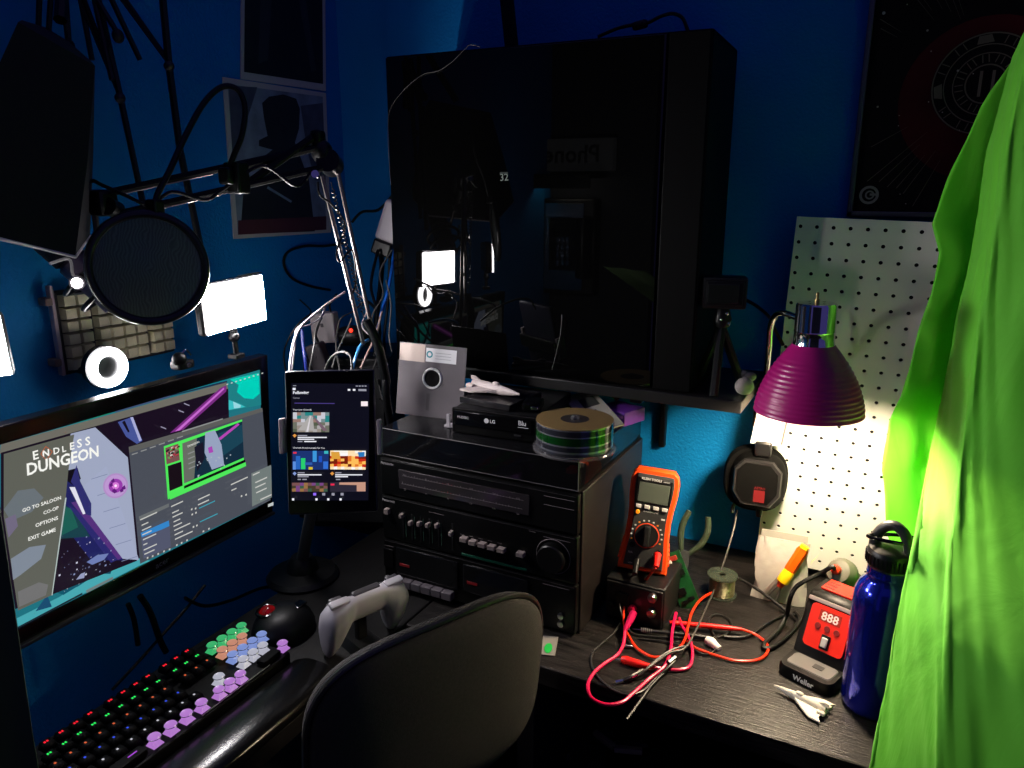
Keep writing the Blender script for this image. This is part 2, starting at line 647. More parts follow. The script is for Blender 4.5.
cv.poly(c1((646, 336), (866, 256), (873, 388), (653, 482)), glow((20, 44, 62)))
cv.poly(c1((646, 336), (700, 316), (690, 464), (653, 482)), glow((104, 108, 100)))
cv.poly(c1((780, 300), (866, 268), (870, 330), (770, 400)), glow((26, 66, 84)))
cv.poly(c1((730, 298), (766, 288), (790, 340), (800, 416), (755, 432), (728, 370)), glow((150, 162, 190)))
cv.poly(c1((740, 352), (755, 346), (760, 368), (744, 372)), glow((170, 70, 180)))
cv.poly(c1((778, 318), (786, 324), (856, 268), (850, 262)), glow((180, 70, 180)))
cv.poly(c1((690, 350), (722, 330), (728, 390), (700, 440)), glow((26, 24, 40)))
for i in range(18):
    x, y = random.uniform(690, 860), random.uniform(380, 440)
    y -= (x - 760) * .35
    cv.poly(c1((x, y), (x + 4, y - 2), (x + 4, y + 3), (x, y + 4)), glow((170, 180, 190)))
cv.text('DUNGEON', *c1((664, 350), (706, 333)), WT)
for i in range(4):
    cv.poly(c1((664 + i, 372 + i * 18), (688 + i, 362 + i * 18), (688 + i, 366 + i * 18), (664 + i, 376 + i * 18)), DIM)
cv.poly(c1((650, 490), (874, 394), (875, 406), (650, 502)), glow((14, 20, 16)))
cv.poly(c1((598, 516), (650, 500), (876, 404), (878, 418), (598, 540)), GB)
PN = glow((88, 92, 100))
cv.poly(c4((72, 262), (250, 185), (252, 205), (76, 285)), glow((104, 108, 110)))
cv.poly(c4((740, 10), (858, -40), (862, 150), (745, 205)), glow((112, 122, 120)))
cv.poly(c4((84, 358), (250, 285), (254, 318), (90, 390)), glow((52, 132, 200)))
cv.poly(c4((86, 385), (255, 320), (262, 440), (100, 510)), glow((82, 86, 108)))
for (x, y, wd) in ((80, 278, 100), (88, 310, 40), (90, 340, 55), (92, 366, 55), (96, 395, 78), (98, 425, 24), (100, 455, 78), (104, 480, 60), (262, 200, 70), (268, 238, 40), (270, 262, 60), (276, 290, 40), (276, 316, 50), (280, 340, 95), (282, 366, 50), (284, 392, 105), (420, 160, 70), (420, 190, 65), (615, 72, 100), (618, 106, 30), (745, 16, 40), (760, 60, 70), (760, 90, 60), (765, 120, 62), (790, 160, 66)):
    cv.poly(c4((x, y), (x + wd, y - wd * .45), (x + wd, y - wd * .45 + 7), (x, y + 7)), TX)
for (x, y, wd) in ((425, 210, 95), (430, 290, 105)):
    cv.poly(c4((x, y), (x + wd, y - wd * .46), (x + wd, y - wd * .46 + 6), (x, y + 6)), glow((60, 160, 180)))
for x, y in ((115, 500), (145, 490), (178, 477), (212, 462), (245, 450), (288, 425), (316, 412), (348, 397), (445, 345), (478, 330), (375, 215), (398, 210), (378, 245), (400, 235), (385, 318), (405, 310), (670, 138), (697, 130)):
    cv.poly(c4((x, y), (x + 9, y - 4), (x + 9, y + 6), (x, y + 10)), TX)
cv.poly(c4((832, 190), (864, 176), (864, 196), (832, 206)), glow((190, 195, 195)))
for i in range(9):
    cv.poly(c1((800 + i * 16, 118 - i * 5), (806 + i * 16, 116 - i * 5), (806 + i * 16, 120 - i * 5), (800 + i * 16, 122 - i * 5)), TX)
tag(cv.build('screen', mon, recalc=False), 'lit screen with game menu and streaming preview')
mb(DGREY).raw([], [])
cv = Canvas(Mt, pl, .0001, .0025)
cv.text('acer', (155, 568.5), (168, 561), mat('badge_grey', (120, 120, 120), .4))
cv.build('maker_badge', mon, recalc=False)

# ---------------------------------------------------------------- LED panels, ring webcam
LEDW = mat('led_panel_glow', (255, 250, 252), emit=LED_POWER)
RINGW = mat('ring_glow', (255, 252, 255), emit=RING_POWER)


def led_panel(label, c, rz, tilt, roll, post):
    t = thing('led_panel_light', label, 'light', c, (tilt, roll, rz), 'square LED panel lights above the monitor')
    mb(BLACK2).box((0, .009, 0), (.136, .018, .080), .006).build('housing', t)
    mb(LEDW).box((0, -.0012, 0), (.130, .003, .074), .0014).build('diffuser', t)
    mb(CHROME).box((0, .002, .041), (.128, .012, .002), .001).build('top_rim', t)
    mb(BLACK2).ball((0, .01, -.054), .009).cyl((0, .01, -.034), (0, .01, -.058), .006).build('ball_head', t)
    mb(BLACK2).cyl((0, .01, -.058), (0, .01, -post), .0045).box((0, .01, -post), (.02, .02, .008), .002).build('mount_post', t)
    return t


p1 = P(235, 304, X=-.932)
led_panel('glowing LED panel at the right end above the monitor', p1, R(94), R(0), R(-2), .085)
p2 = P(-60, 352, X=-.99)
led_panel('glowing LED panel cut off by the left picture edge', p2, R(57), R(0), R(-2), .085)

rc = P(106, 367, X=-1.06)
t = thing('ring_light_camera', 'small wall camera with a glowing white ring above the monitor', 'camera', rc, (0, 0, R(88)))
mb(RINGW).torus((0, -.006, 0), .0245, .0062, (0, -1, 0), 40, 12).build('ring_light', t)
mb(BLACK2).axis([(.032, 0), (.033, .01), (.027, .016)], (0, 0, 0), (0, 1, 0), 32).build('housing', t)
mb(mat('lens_glass', (8, 10, 10), .3, spec=.2)).axis([(.0165, 0), (.0155, .002), (.006, .003)], (0, -.002, 0), (0, -1, 0), 24).build('lens', t)
mb(BLACK2).tube([(0, .014, -.004), (0, .05, -.012), (0, .088, -.012)], .006, 8).build('bracket', t)
# little clip gadget beside the right LED panel
q = P(184, 362, X=-.958)
t = thing('desk_clamp', 'small black clamp with a bright screw on top of the monitor', 'clamp', q, MROT)
mb(BLACK2).box((0, .004, -.004), (.03, .022, .014), .004).ball((-.008, .0, .006), .011).build('body', t)
mb(CHROME).axis([(.004, 0), (.003, .002)], (-.002, -.013, -.003), (0, -1, 0), 12).build('screw', t)
mb(CHROME).tube([(-.004, 0, .012), (.006, 0, .018), (.014, 0, .008)], .0018, 6).build('lever', t)

# ================================================================ LEFT WALL: KEYPAD BOARD, POSTERS
kp0 = P(120, 345, X=WX + .028)
kt = thing('keypad_board', 'beige keypad board hung on the left wall behind the pop filter', 'keyboard', (WX, kp0.y, kp0.z), R(90))
plk = Plane((WX + .028, kp0.y, kp0.z), (0, 1, 0), (0, 0, 1))
KEYB = mat('beige_key', (212, 202, 166), .55, var=.08)
KEYD = mat('keypad_tray', (40, 32, 36), .6)


def ck(x, y):
    return plk(53 + x / 5.486, 261 + y / 5.486)


ul, lr = ck(118, 610), ck(690, 500)
kz0, kw = ul.y, lr.x - ul.x
pitch_z = (ck(140, 335) - ck(150, 475)).y / 2
mb(KEYD).box((ul.x + kw / 2, -.006, kz0 + pitch_z * 3), (kw + .012, .012, pitch_z * 6 + .012), .003).build('tray', kt)
xs = [ck(130, 400).x + i * (ck(690, 470).x - ck(130, 600).x) / 8.75 for i in range(9)]
stepx = (lr.x - ul.x) / 8.7
xs = [ul.x + stepx * (i + .5 + (.33 if i > 1 else 0) + (.33 if i > 5 else 0)) for i in range(8)]
kb0 = None
for r_ in range(6):
    for i, x in enumerate(xs):
        if r_ == 5 and i > 4:
            continue
        if kb0 is None:
            hk = [(-stepx * .48, 0, -pitch_z * .46), (stepx * .48, 0, -pitch_z * .46), (stepx * .48, 0, pitch_z * .46), (-stepx * .48, 0, pitch_z * .46)]
            hk2 = [(v[0] * .8, -.013, v[2] * .84) for v in hk]
            kb0 = mb(KEYB).loft([hk, hk2]).build('key', kt)
            k_ = kb0
        else:
            k_ = kb0.copy()
            COL.objects.link(k_)
        k_.location = (x, -.012, kz0 + pitch_z * (r_ + .5))
mb(mat('pinkish_rail', (170, 150, 158), .35)).box((ul.x - .012, -.016, kz0 + pitch_z * 3.3), (.006, .012, pitch_z * 7), .002).build('side_rail', kt)
for z_ in (.9, 5.6):
    mb(mat('clip_tan', (120, 96, 92), .5)).box((ul.x - .018, -.012, kz0 + pitch_z * z_), (.012, .02, .012), .002).build('mounting_clip', kt)

MOT = mat('poster_slate', (112, 128, 140), .6, var=.35, vscale=22)
plL = Plane((WX + .003, 0, 0), (0, 1, 0), (0, 0, 1))


def poster_left(name, label, corners, draw):
    q = [plL(*c) for c in corners]
    o = Vector((WX, q[3].x, q[3].y))
    t = thing(name, label, 'poster', o, R(90))
    loc = [Vector((v.x - o.y, v.y - o.z)) for v in q]
    bb = mb(mat('poster_paper', (178, 178, 168), .6))
    bb.prism([(v.x, v.y) for v in loc], -.003, -.0005)
    bb.build('paper', t)
    pl2 = Plane((WX + .003, o.y, o.z), (0, 1, 0), (0, 0, 1))
    c = Canvas(Matrix.Translation((0, -.003, 0)), pl2, .0001, .0002)
    draw(c)
    c.build('print', t, recalc=False)
    return t


def z2(*p):
    return [(200 + x / 3.49, 60 + y / 3.49) for x, y in p]


def portrait(c):
    c.poly(z2((96, 84), (428, 128), (440, 592), (132, 610)), MOT)
    dk = mat('poster_dark', (24, 24, 30), .6, var=.3, vscale=30)
    c.poly(z2((100, 90), (200, 95), (150, 250), (112, 320)), mat('poster_shade', (66, 74, 88), .6, var=.3, vscale=30))
    c.poly(z2((216, 150), (240, 128), (290, 120), (335, 135), (348, 170), (345, 240), (330, 290), (285, 320), (240, 310), (205, 300), (205, 280), (235, 265), (222, 200)), dk)
    c.poly(z2((270, 300), (330, 285), (380, 420), (400, 598), (140, 608), (150, 470), (215, 420), (230, 330)), dk)
    c.poly(z2((350, 160), (428, 150), (438, 420), (400, 420), (370, 300)), mat('poster_shade', (56, 62, 74), .6))
    c.poly(z2((132, 560), (440, 545), (440, 592), (132, 610)), mat('poster_maroon', (70, 30, 38), .6))
    c.poly(z2((236, 440), (320, 492), (316, 498), (232, 448)), MOT)


poster_left('portrait_poster', 'faded poster of a dark hatted figure near the room corner', [(223, 77), (326, 93), (331, 232.5), (234, 239)], portrait)


def darkposter(c):
    c.poly([(245, -60), (322, -30), (323, 84), (244, 72)], mat('poster_black', (20, 17, 18), .5, var=.3, vscale=20))
    c.poly([(292, -40), (300, -38), (316, 70), (311, 72)], mat('poster_smoke', (42, 42, 44), .5))
    c.poly([(262, -45), (274, -42), (268, 60), (258, 64)], mat('poster_smoke', (42, 42, 44), .5))


poster_left('dark_poster', 'near-black poster above the hatted figure poster', [(242, -70), (325, -38), (326, 91), (241, 79)], darkposter)

# ================================================================ KEYBOARD
KZ = .785
ka, kc = P(241, 622, Z=KZ + .012), P(269, 645, Z=KZ + .012)     # round caps at the far corners of the number pad
kfar = (ka + kc) / 2
kd = (P(215, 639, Z=KZ + .012) - ka)
krot = math.atan2(-kd.y, -kd.x)          # local +x runs along the board to its far end
kbd = thing('mechanical_keyboard', 'black backlit keyboard with round glowing number pad caps', 'keyboard', (kfar.x, kfar.y, ZD), krot)
Kinv = (Matrix.Translation((kfar.x, kfar.y, 0)) @ Matrix.Rotation(krot, 4, 'Z')).inverted()
la, lc = Kinv @ ka, Kinv @ kc
KU = .0187
KR = (lc.y - la.y) / 4                      # row step, negative towards the typist
row_y = lambda r: la.y + KR * (r - 1)       # r = 0 function row ... 5 bottom row
length = .44
b = mb(mat('keyboard_plate', (6, 6, 6), .5, 0, var=.1, spec=.1))
yb, yf = row_y(0) + .016, row_y(5) - .014
b.prism([(0, 0), (0, 0)], 0, 0) if False else None
b.box((-length / 2 + .014, (yb + yf) / 2, .013), (length, yb - yf, .022), .004)
b.build('case', kbd)
rowcol = [(255, 30, 50), (40, 230, 90), (255, 110, 60), (60, 90, 255), (225, 225, 235), (205, 90, 255)]
capcol = [None, (70, 215, 130), (240, 165, 135), (150, 175, 250), (215, 215, 232), (215, 145, 245)]
KEYM = mat('black_keycap', (6, 6, 7), .55, spec=.06)
CAPW = [mat('frosted_cap_%d' % i, c, .25, emit=.62, spec=.4) if c else None for i, c in enumerate(capcol)]
stem = {}


def key_square(r):
    k = ('sq', r)
    if k not in stem:
        w_, d_ = .0079, .0079
        bb = mb(KEYM)
        bb.loft([[(-w_, -d_, 0), (w_, -d_, 0), (w_, d_, 0), (-w_, d_, 0)], [(-w_ * .75, -d_ * .72, .0085), (w_ * .75, -d_ * .72, .0085), (w_ * .75, d_ * .78, .0085), (-w_ * .75, d_ * .78, .0085)]])
        bb.m(glow(rowcol[r], 1.3 if r in (0, 1) else .75))
        if r in (0, 1):
            for dx in (-.0024, .0008):
                bb.box((dx, .001, .0087), (.0018, .0028, .0004))
        else:
            bb.box((-.001, .0015, .0087), (.0022, .0026, .0004))
        stem[k] = bb.build('key')
        first = stem[k]
        return first
    o = stem[k].copy()
    COL.objects.link(o)
    return o


def key_round(r):
    k = ('rd', r)
    if k not in stem:
        bb = mb(CAPW[r])
        bb.lathe([(.0045, .006), (.0072, .0085), (.0079, .0105), (.0066, .0125), (.003, .0117)], 20)
        bb.loft([[(-.0075, -.0075, 0), (.0075, -.0075, 0), (.0075, .0075, 0), (-.0075, .0075, 0)], [(-.004, -.004, .006), (.004, -.004, .006), (.004, .004, .006), (-.004, .004, .006)]])
        bb.m(mat('cap_ring', (200, 200, 205), .2, 1)).torus((0, 0, .0105), .0077, .0006, n=24, k=6)
        stem[k] = bb.build('round_key')
        return stem[k]
    o = stem[k].copy()
    COL.objects.link(o)
    return o


def put_key(o, x, r):
    o.parent = kbd
    o.location = (x, row_y(r), .0245 + .0015 * (5 - r))


for r in range(1, 6):
    for c in range(4):
        if (r, c) in ((5, 1), (5, 2), (5, 3), (4, 0), (2, 0)):
            continue
        put_key(key_round(r), la.x - c * KU, r)
o = mb(KEYM).box((0, 0, .004), (.034, .016, .008), .002).build('key', kbd)
o.location = (la.x - 1.5 * KU, row_y(5), .0245)
arrow = [(la.x - 4.35 * KU - i * KU, 5) for i in range(3)] + [(la.x - 5.35 * KU, 4)]
for x, r in arrow:
    put_key(key_round(5 if r == 5 else 4), x, r)
for i in range(4):
    put_key(key_round(5), la.x - 7.9 * KU - i * 1.27 * KU, 5)
for r in range(0, 4):
    for c in range(3):
        if r == 3:
            continue
        put_key(key_square(r), la.x - (4.35 + c) * KU, r)
for r in range(0, 5):
    for c in range(12):
        off = (0, 0, .3, .1, -.35)[r]
        x = la.x - (7.8 + off + c + (c // 4 * .5 if r == 0 else 0)) * KU
        if x < -length + .03 or (r == 0 and c > 9):
            continue
        put_key(key_square(r), x, r)
sp = mb(KEYM).box((0, 0, .0042), (.1, .015, .0085), .002).m(glow((190, 80, 240), .8)).box((.035, .0, .0087), (.012, .0014, .0005)).box((-.012, .0, .0087), (.012, .0014, .0005)).build('space_bar', kbd)
sp.location = (la.x - 15.2 * KU, row_y(5), .0245)
mb(mat('edge_glint', (128, 124, 116), .3, 1)).box((la.x - 5.2 * KU, row_y(5) - .0105, .0248), (.12, .0012, .0012)).box((la.x - 8 * KU, row_y(4) + .0, .0245), (.001, .001, .001)).build('glint_strip', kbd)  # thin strips put in for the reflection along the case edge

wr = thing('wrist_rest', 'long glossy black padded wrist rest in front of the keyboard', 'wrist rest', (kfar.x, kfar.y, ZD), krot)
prof = []
yw0 = yf - .003
yw1 = yw0 - .082
for i in range(13):
    a = PI * i / 12
    prof.append(((yw0 + yw1) / 2 + (yw0 - yw1) / 2 * math.cos(a) * (1 - .0 * i), .002 + .019 * math.sin(a) ** .6))
rings = [[(x, y * s + (yw0 + yw1) / 2 * (1 - s), z * s) for y, z in prof] for x, s in ((-length + .02, .85), (-length + .03, 1), (.012, 1), (.022, .85))]
mb(mat('glossy_leatherette', (8, 8, 8), .2, spec=.35, bump=.1, bscale=300)).loft(rings).build('cushion', wr)

# trackball
tb = P(284, 632, Z=ZD)
t = thing('trackball_mouse', 'black trackball mouse with a glowing red ball', 'mouse', tb, krot)
mb(BLACK).loft([[(a * s * math.cos(q) + cx, bb_ * s * math.sin(q), z) for q in [2 * PI * i / 28 for i in range(28)]] for a, bb_, s, z, cx in ((.052, .044, 1, 0, 0), (.053, .045, 1.0, .012, 0), (.05, .042, .95, .026, .0), (.044, .036, .85, .036, 0), (.03, .025, .7, .041, 0), (.012, .01, .4, .043, 0))]).build('shell', t)
mb(mat('red_trackball', (170, 8, 10), .12, emit=.35, var=.5, vscale=60)).ball((-.012, .018, .033), .0145).build('ball', t)
mb(GLOSS).torus((-.012, .018, .0385), .0165, .003).build('ball_ring', t)
mb(GLOSS).box((.025, -.012, .0385), (.022, .016, .004), .0015).build('scroll_button', t)

# ================================================================ GAMEPAD
gp = P(361, 628, Z=ZD + .03)
GX, GY = P(333, 665, Z=ZD), P(402, 633, Z=ZD)
gd = GY - GX
grot = math.atan2(gd.y, gd.x)
gm = (GX + GY) / 2
t = thing('game_controller', 'pale grey game controller standing on the desk behind the chair', 'game controller', (gm.x, gm.y, ZD), (0, 0, grot))
t.scale = (.93, .93, .93)
GPW = mat('gamepad_shell', (164, 160, 166), .38)
Mg = Matrix.Translation((0, 0, .082)) @ Matrix.Rotation(R(20), 4, 'X')
# body in its own plane: x across, z along grips (down), y thickness
ww = .152
bb = mb(GPW)


def gsec(x):
    """upper edge, lower edge and half thickness of the shell across its width"""
    a = abs(x)
    top = .026 - .012 * a ** 3 - .01 * max(0, a - .85) / .15
    if a < .42:
        low = -.022
    else:
        q = (a - .42) / .58
        low = -.022 - .066 * math.sin(min(1, q * 1.55) * PI / 2) * (1 if q < .64 else max(.12, 1 - ((q - .64) / .36) ** 2 * .95))
    th = .014 + .010 * max(0, min(1, (a - .35) / .3)) * (1 if a < .85 else 1 - (a - .85) / .15 * .6)
    return top, low, th


rings = []
n = 40
for i in range(n + 1):
    x = -1 + 2 * i / n
    top, low, th = gsec(x)
    if i in (0, n):
        c_ = (top + low) / 2
        top, low, th = c_ + (top - c_) * .5, c_ + (low - c_) * .5, th * .4
    rg = []
    for k in range(20):
        a = 2 * PI * k / 20
        ca, sa = math.cos(a), math.sin(a)
        zz = (top + low) / 2 + (top - low) / 2 * math.copysign(abs(ca) ** .8, ca)
        fall = 1 - .35 * max(0, (.0 - zz) / .09)
        rg.append((x * ww / 2, th * fall * math.copysign(abs(sa) ** .7, sa), zz))
    rings.append(rg)
bb.loft(rings, Mg)
bb.build('shell', t, ang=60)
DGP = mat('gamepad_grey', (60, 58, 62), .4)
for x in (-.028, .028):
    mb(DGP).axis([(.009, 0), (.006, .004), (.006, .009), (.0095, .011), (.008, .014)], Mg @ Vector((x, .013, -.008)), Mg.to_3x3() @ Vector((0, 1, 0)), 18).build('thumbstick', t)
for i in range(4):
    a = i * PI / 2
    mb(DGP).axis([(.0048, 0), (.0045, .004)], Mg @ Vector((.05 + .011 * math.cos(a), .018, .006 + .011 * math.sin(a))), Mg.to_3x3() @ Vector((0, 1, 0)), 14).build('face_button', t)
mb(DGP).box((-.05, .019, .006), (.024, .006, .008), .001, Mg).box((-.05, .019, .006), (.008, .006, .024), .001, Mg).build('direction_pad', t)
for s in (-1, 1):
    mb(GPW).box((s * .050, .004, .0225), (.034, .014, .008), .003, Mg).build('shoulder_button', t)
    mb(DGP).box((s * .052, .012, .020), (.022, .012, .010), .003, Mg).build('trigger', t)
mb(DGP).box((0, .008, .022), (.05, .012, .010), .003, Mg).build('bridge', t)
mb(BLACK2).prism([(-.03, 0), (.03, 0), (.02, .012), (-.02, .012)], -.01, .05).box((0, 0.022, .04), (.02, .012, .07), .004).build('rest', t)

# ================================================================ TABLET ON ITS STAND
tc = P(331, 439, t=1.07)
trot = R(33)
TT = R(-14)
tab = thing('tablet', 'upright black tablet showing a streaming app between monitor and stereo', 'tablet', tc, (TT, 0, trot))
Tw = Matrix.Translation(tc) @ Euler((TT, 0, trot)).to_matrix().to_4x4()
plT = Plane(Tw @ Vector((0, 0, 0)), Tw.to_3x3() @ Vector((1, 0, 0)), Tw.to_3x3() @ Vector((0, 0, 1)))
ta, tb_ = plT(284, 371), plT(378, 512)
tw_, th_ = tb_.x - ta.x, ta.y - tb_.y
tcx, tcz = (ta.x + tb_.x) / 2, (ta.y + tb_.y) / 2
mb(mat('tablet_body', (34, 34, 48), .3)).box((tcx, .005, tcz), (tw_, .009, th_), .004).build('body', tab)
mb(mat('tablet_glass', (7, 7, 10), .08, spec=.4)).box((tcx, .0005, tcz), (tw_ - .004, .0015, th_ - .004), .0006).build('front_glass', tab)


def t5(*p):
    return [(280 + x / 5.486, 370 + y / 5.486) for x, y in p]


cv = Canvas(Matrix(), plT, .00005, .0004)
cv.poly(t5((62, 72), (490, 76), (485, 715), (60, 715)), glow((13, 13, 26)))
W2, W3 = glow((235, 235, 245)), glow((150, 150, 165))
cv.text('Following', *t5((72, 137), (158, 136)), W2, bold=.03)
cv.text('Games', *t5((72, 157), (108, 157)), W3)
cv.poly(t5((70, 98), (86, 98), (86, 110), (70, 110)), W2)
for x in (372, 400):
    cv.poly(t5((x, 104), (x + 14, 104), (x + 14, 114), (x, 114)), W2)
cv.poly(t5((430, 104), (474, 105), (474, 116), (430, 115)), W3)
cv.poly(t5((72, 84), (90, 84), (90, 88), (72, 88)), W3)
for x in (416, 432, 448, 464):
    cv.poly(t5((x, 85), (x + 11, 85), (x + 11, 91), (x, 91)), W3)
cv.poly(t5((80, 179), (240, 181), (300, 181), (300, 186), (80, 184)), glow((74, 60, 130)))
cv.poly(t5((445, 172), (482, 172), (482, 198), (445, 198)), glow((250, 235, 240)))
cv.text('Your Live Channels', *t5((72, 222), (174, 222)), W2)
cv.text('Channels Recommended For You', *t5((72, 430), (246, 432)), W2)


def mosaic(x0, y0, x1, y1, cols, nx=9, ny=6):
    for i in range(nx):
        for j in range(ny):
            a, c_ = x0 + (x1 - x0) * i / nx, y0 + (y1 - y0) * j / ny
            dx, dy = (x1 - x0) / nx * random.uniform(1, 1.8), (y1 - y0) / ny * random.uniform(1, 1.5)
            cv.poly(t5((a, c_), (min(a + dx, x1), c_ + random.uniform(-3, 3) * (j > 0)), (min(a + dx, x1), min(c_ + dy, y1)), (a, min(c_ + dy, y1))), glow(random.choice(cols(i / nx, j / ny))))


mosaic(72, 232, 272, 340, lambda u, v: [(150, 140, 132), (110, 112, 100), (170, 165, 165), (84, 92, 74)] if v > .35 else [(120, 140, 142), (40, 130, 130), (150, 120, 110), (200, 200, 210)])
cv.poly(t5((100, 330), (165, 250), (182, 250), (190, 332)), glow((172, 168, 166)))
cv.poly(t5((178, 250), (186, 250), (262, 330), (240, 334)), glow((120, 96, 110)))
cv.poly(t5((168, 250), (172, 250), (158, 338), (146, 338)), glow((215, 210, 215)))
cv.poly(t5((72, 442), (270, 442), (268, 545), (72, 545)), glow((26, 50, 112)))
for (x, y, a, c_, col) in ((118, 482, 24, 60, (40, 205, 110)), (90, 470, 24, 72, (40, 100, 190)), (182, 442, 22, 60, (60, 150, 220)), (215, 470, 18, 34, (30, 80, 190)), (245, 442, 22, 16, (60, 180, 190)), (240, 500, 26, 40, (50, 110, 210)), (160, 530, 22, 14, (220, 190, 40)), (76, 448, 18, 9, (230, 50, 70)), (140, 505, 40, 14, (46, 90, 170)), (74, 500, 16, 44, (90, 140, 220))):
    cv.poly(t5((x, y), (x + a, y), (x + a, y + c_), (x, y + c_)), glow(col))
mosaic(278, 440, 473, 543, lambda u, v: [(250, 245, 235), (255, 225, 180), (255, 250, 250)] if v < .25 or v > .8 else [(230, 120, 40), (200, 40, 20), (255, 190, 90), (120, 30, 10)], 10, 7)
cv.poly(t5((284, 446), (330, 446), (336, 485), (288, 485)), glow((222, 160, 60)))
cv.poly(t5((430, 448), (468, 446), (466, 472), (436, 474)), glow((40, 120, 190)))
mosaic(72, 614, 266, 662, lambda u, v: [(120, 80, 80), (70, 60, 40), (150, 110, 70), (60, 90, 70), (120, 70, 130)], 9, 3)
cv.poly(t5((280, 610), (473, 610), (473, 662), (280, 662)), glow((44, 40, 54)))
cv.poly(t5((330, 612), (473, 610), (473, 660), (425, 660), (425, 626), (330, 624)), glow((196, 148, 128)))
cv.poly(t5((283, 618), (304, 618), (304, 628), (283, 628)), glow((235, 40, 80)))
for (x, y, wd) in ((104, 354, 52), (104, 364, 158), (104, 374, 90), (104, 386, 26), (140, 386, 66), (104, 556, 38), (104, 567, 130), (104, 577, 60), (104, 592, 18), (130, 592, 24), (308, 556, 34), (308, 567, 148), (308, 577, 70), (312, 592, 24)):
    cv.poly(t5((x, y), (x + wd, y), (x + wd, y + 6), (x, y + 6)), W2 if wd > 60 else W3)
for x, y in ((88, 356), (88, 562), (292, 562)):
    cv.poly(t5((x - 11, y), (x, y - 9), (x + 11, y), (x, y + 12)), glow((225, 150, 70) if y < 400 or x > 200 else (130, 150, 210)))
for i, x in enumerate((197, 246, 297, 346)):
    cv.poly(t5((x - 8, 668), (x + 8, 668), (x + 8, 682), (x - 8, 682)), glow((150, 110, 250)) if i == 0 else W3)
for x in (80, 207, 271, 338):
    cv.poly(t5((x - 6, 697), (x + 6, 697), (x + 6, 709), (x - 6, 709)), W2)
cv.build('screen', tab, recalc=False)
ts = P(303, 577, Z=ZD)
st = thing('tablet_stand', 'black pole stand with pale grips holding the tablet', 'stand', ts, trot)
Si = (Matrix.Translation(ts) @ Matrix.Rotation(trot, 4, 'Z')).inverted()
bc = Si @ (Tw @ Vector((tcx, .02, tcz - .02)))
mb(BLACK).lathe([(.062, 0), (.064, .005), (.058, .012), (.028, .016), (.026, .03), (.018, .042)], 32).build('base', st)
mb(DGREY).cyl((0, 0, .03), (bc.x * .4, bc.y * .4, bc.z * .55), .0105, .0095).build('pole', st)
mb(BLACK).tube([(bc.x * .4, bc.y * .4, bc.z * .54), (bc.x * .8, bc.y * 1.0, bc.z * .8), bc], .007, 8).build('neck', st)
StT = Si @ Tw
GR = mat('grip_grey', (150, 140, 142), .4)
for s, c_ in ((-1, plT(281, 436)), (1, plT(377, 437))):
    mb(GR).box((tcx + s * (tw_ / 2 + .0048), .003, c_.y), (.007, .022, .05), .002, StT).build('grip', st)
mb(BLACK).box((tcx, .018, tcz + .0 + (plT(330, 436).y - tcz)), (tw_ + .012, .009, .03), .003, StT).build('cradle', st)

# ================================================================ MICROPHONE ARM
AB = mat('arm_black_steel', (10, 10, 10), .5, 0, spec=.25)
ARML = mat('arm_bare_steel', (128, 122, 118), .34, .9)
cl = Vector((-.80, 1.10, ZD))
arm = thing('boom_stand', 'black scissor arm with springs reaching over the monitor', 'stand', cl)


def A(x, y, t):
    return P(x, y, t=t) - cl


mb(BLACK2).box((0, 0, .03), (.05, .05, .06), .006).build('clamp', arm)
base_top = A(386, 372, 1.30)
mb(BLACK2).tube([(0, 0, .05), (0, 0, .12), base_top + Vector((0, .0, -.06)), base_top], .007, 10).build('riser', arm)
e0 = A(322, 170, 1.17)
e1 = A(338, 172, 1.19)
for a, c_ in ((A(322, 176, 1.165), A(357, 318, 1.25)), (A(338, 172, 1.18), A(372, 330, 1.28))):
    f_ = c_ + (c_ - a).normalized() * .045
    mb(ARML).tube([a, f_], .0034, 6, False).build('lower_bar', arm)
bb = mb(STEEL)
a, c_ = A(331, 182, 1.16), A(364, 318, 1.25)
h = []
for i in range(240):
    f_ = i / 239
    q = a.lerp(c_, f_)
    h.append(q + (RT * math.cos(i * .9) + FW * math.sin(i * .9)) * (.0028 if .05 < f_ < .95 else 0))
mb(mat('spring_steel', (70, 68, 66), .3, 1)).tube(h, .0009, 5, False).build('spring', arm)
mb(BLACK2).tube([base_top + Vector((0, 0, -.02)), A(378, 345, 1.27), A(366, 320, 1.255)], .008, 10).build('lower_knuckle', arm)
# elbow
bb = mb(BLACK2)
bb.ball(A(322, 152, 1.165), .017, (1, 1, 1.1)).axis([(.018, -.016), (.018, .016)], A(330, 163, 1.17), FW, 24)
bb.box(A(318, 140, 1.16), (.02, .02, .03), .006)
bb.build('elbow', arm)
mb(CHROME).axis([(.006, 0), (.006, .006)], A(316, 175, 1.15), -FW, 12).build('elbow_bolt', arm)
for a, c_ in ((A(316, 148, 1.155), A(108, 193, 1.03)), (A(322, 168, 1.155), A(120, 214, 1.035))):
    mb(AB).tube([a, c_], .0054, 8, False).build('upper_bar', arm)
    mb(ARML).tube([a.lerp(c_, .52) + Vector((0, -.003, -.0055)), a.lerp(c_, .94) + Vector((0, -.003, -.0055))], .0012, 6, False).build('bar_edge', arm)
for a, c_ in ((A(312, 138, 1.15), A(250, 182, 1.11)), (A(306, 150, 1.15), A(246, 166, 1.11))):
    mb(AB).tube([a, c_], .006, 8, False).build('crossed_link', arm)
bb = mb(BLACK2)
bb.box(A(237, 178, 1.095), (.03, .024, .045), .004).build('mid_bracket', arm)
bb = mb(BLACK2).box(A(103, 203, 1.03), (.03, .03, .035), .006)
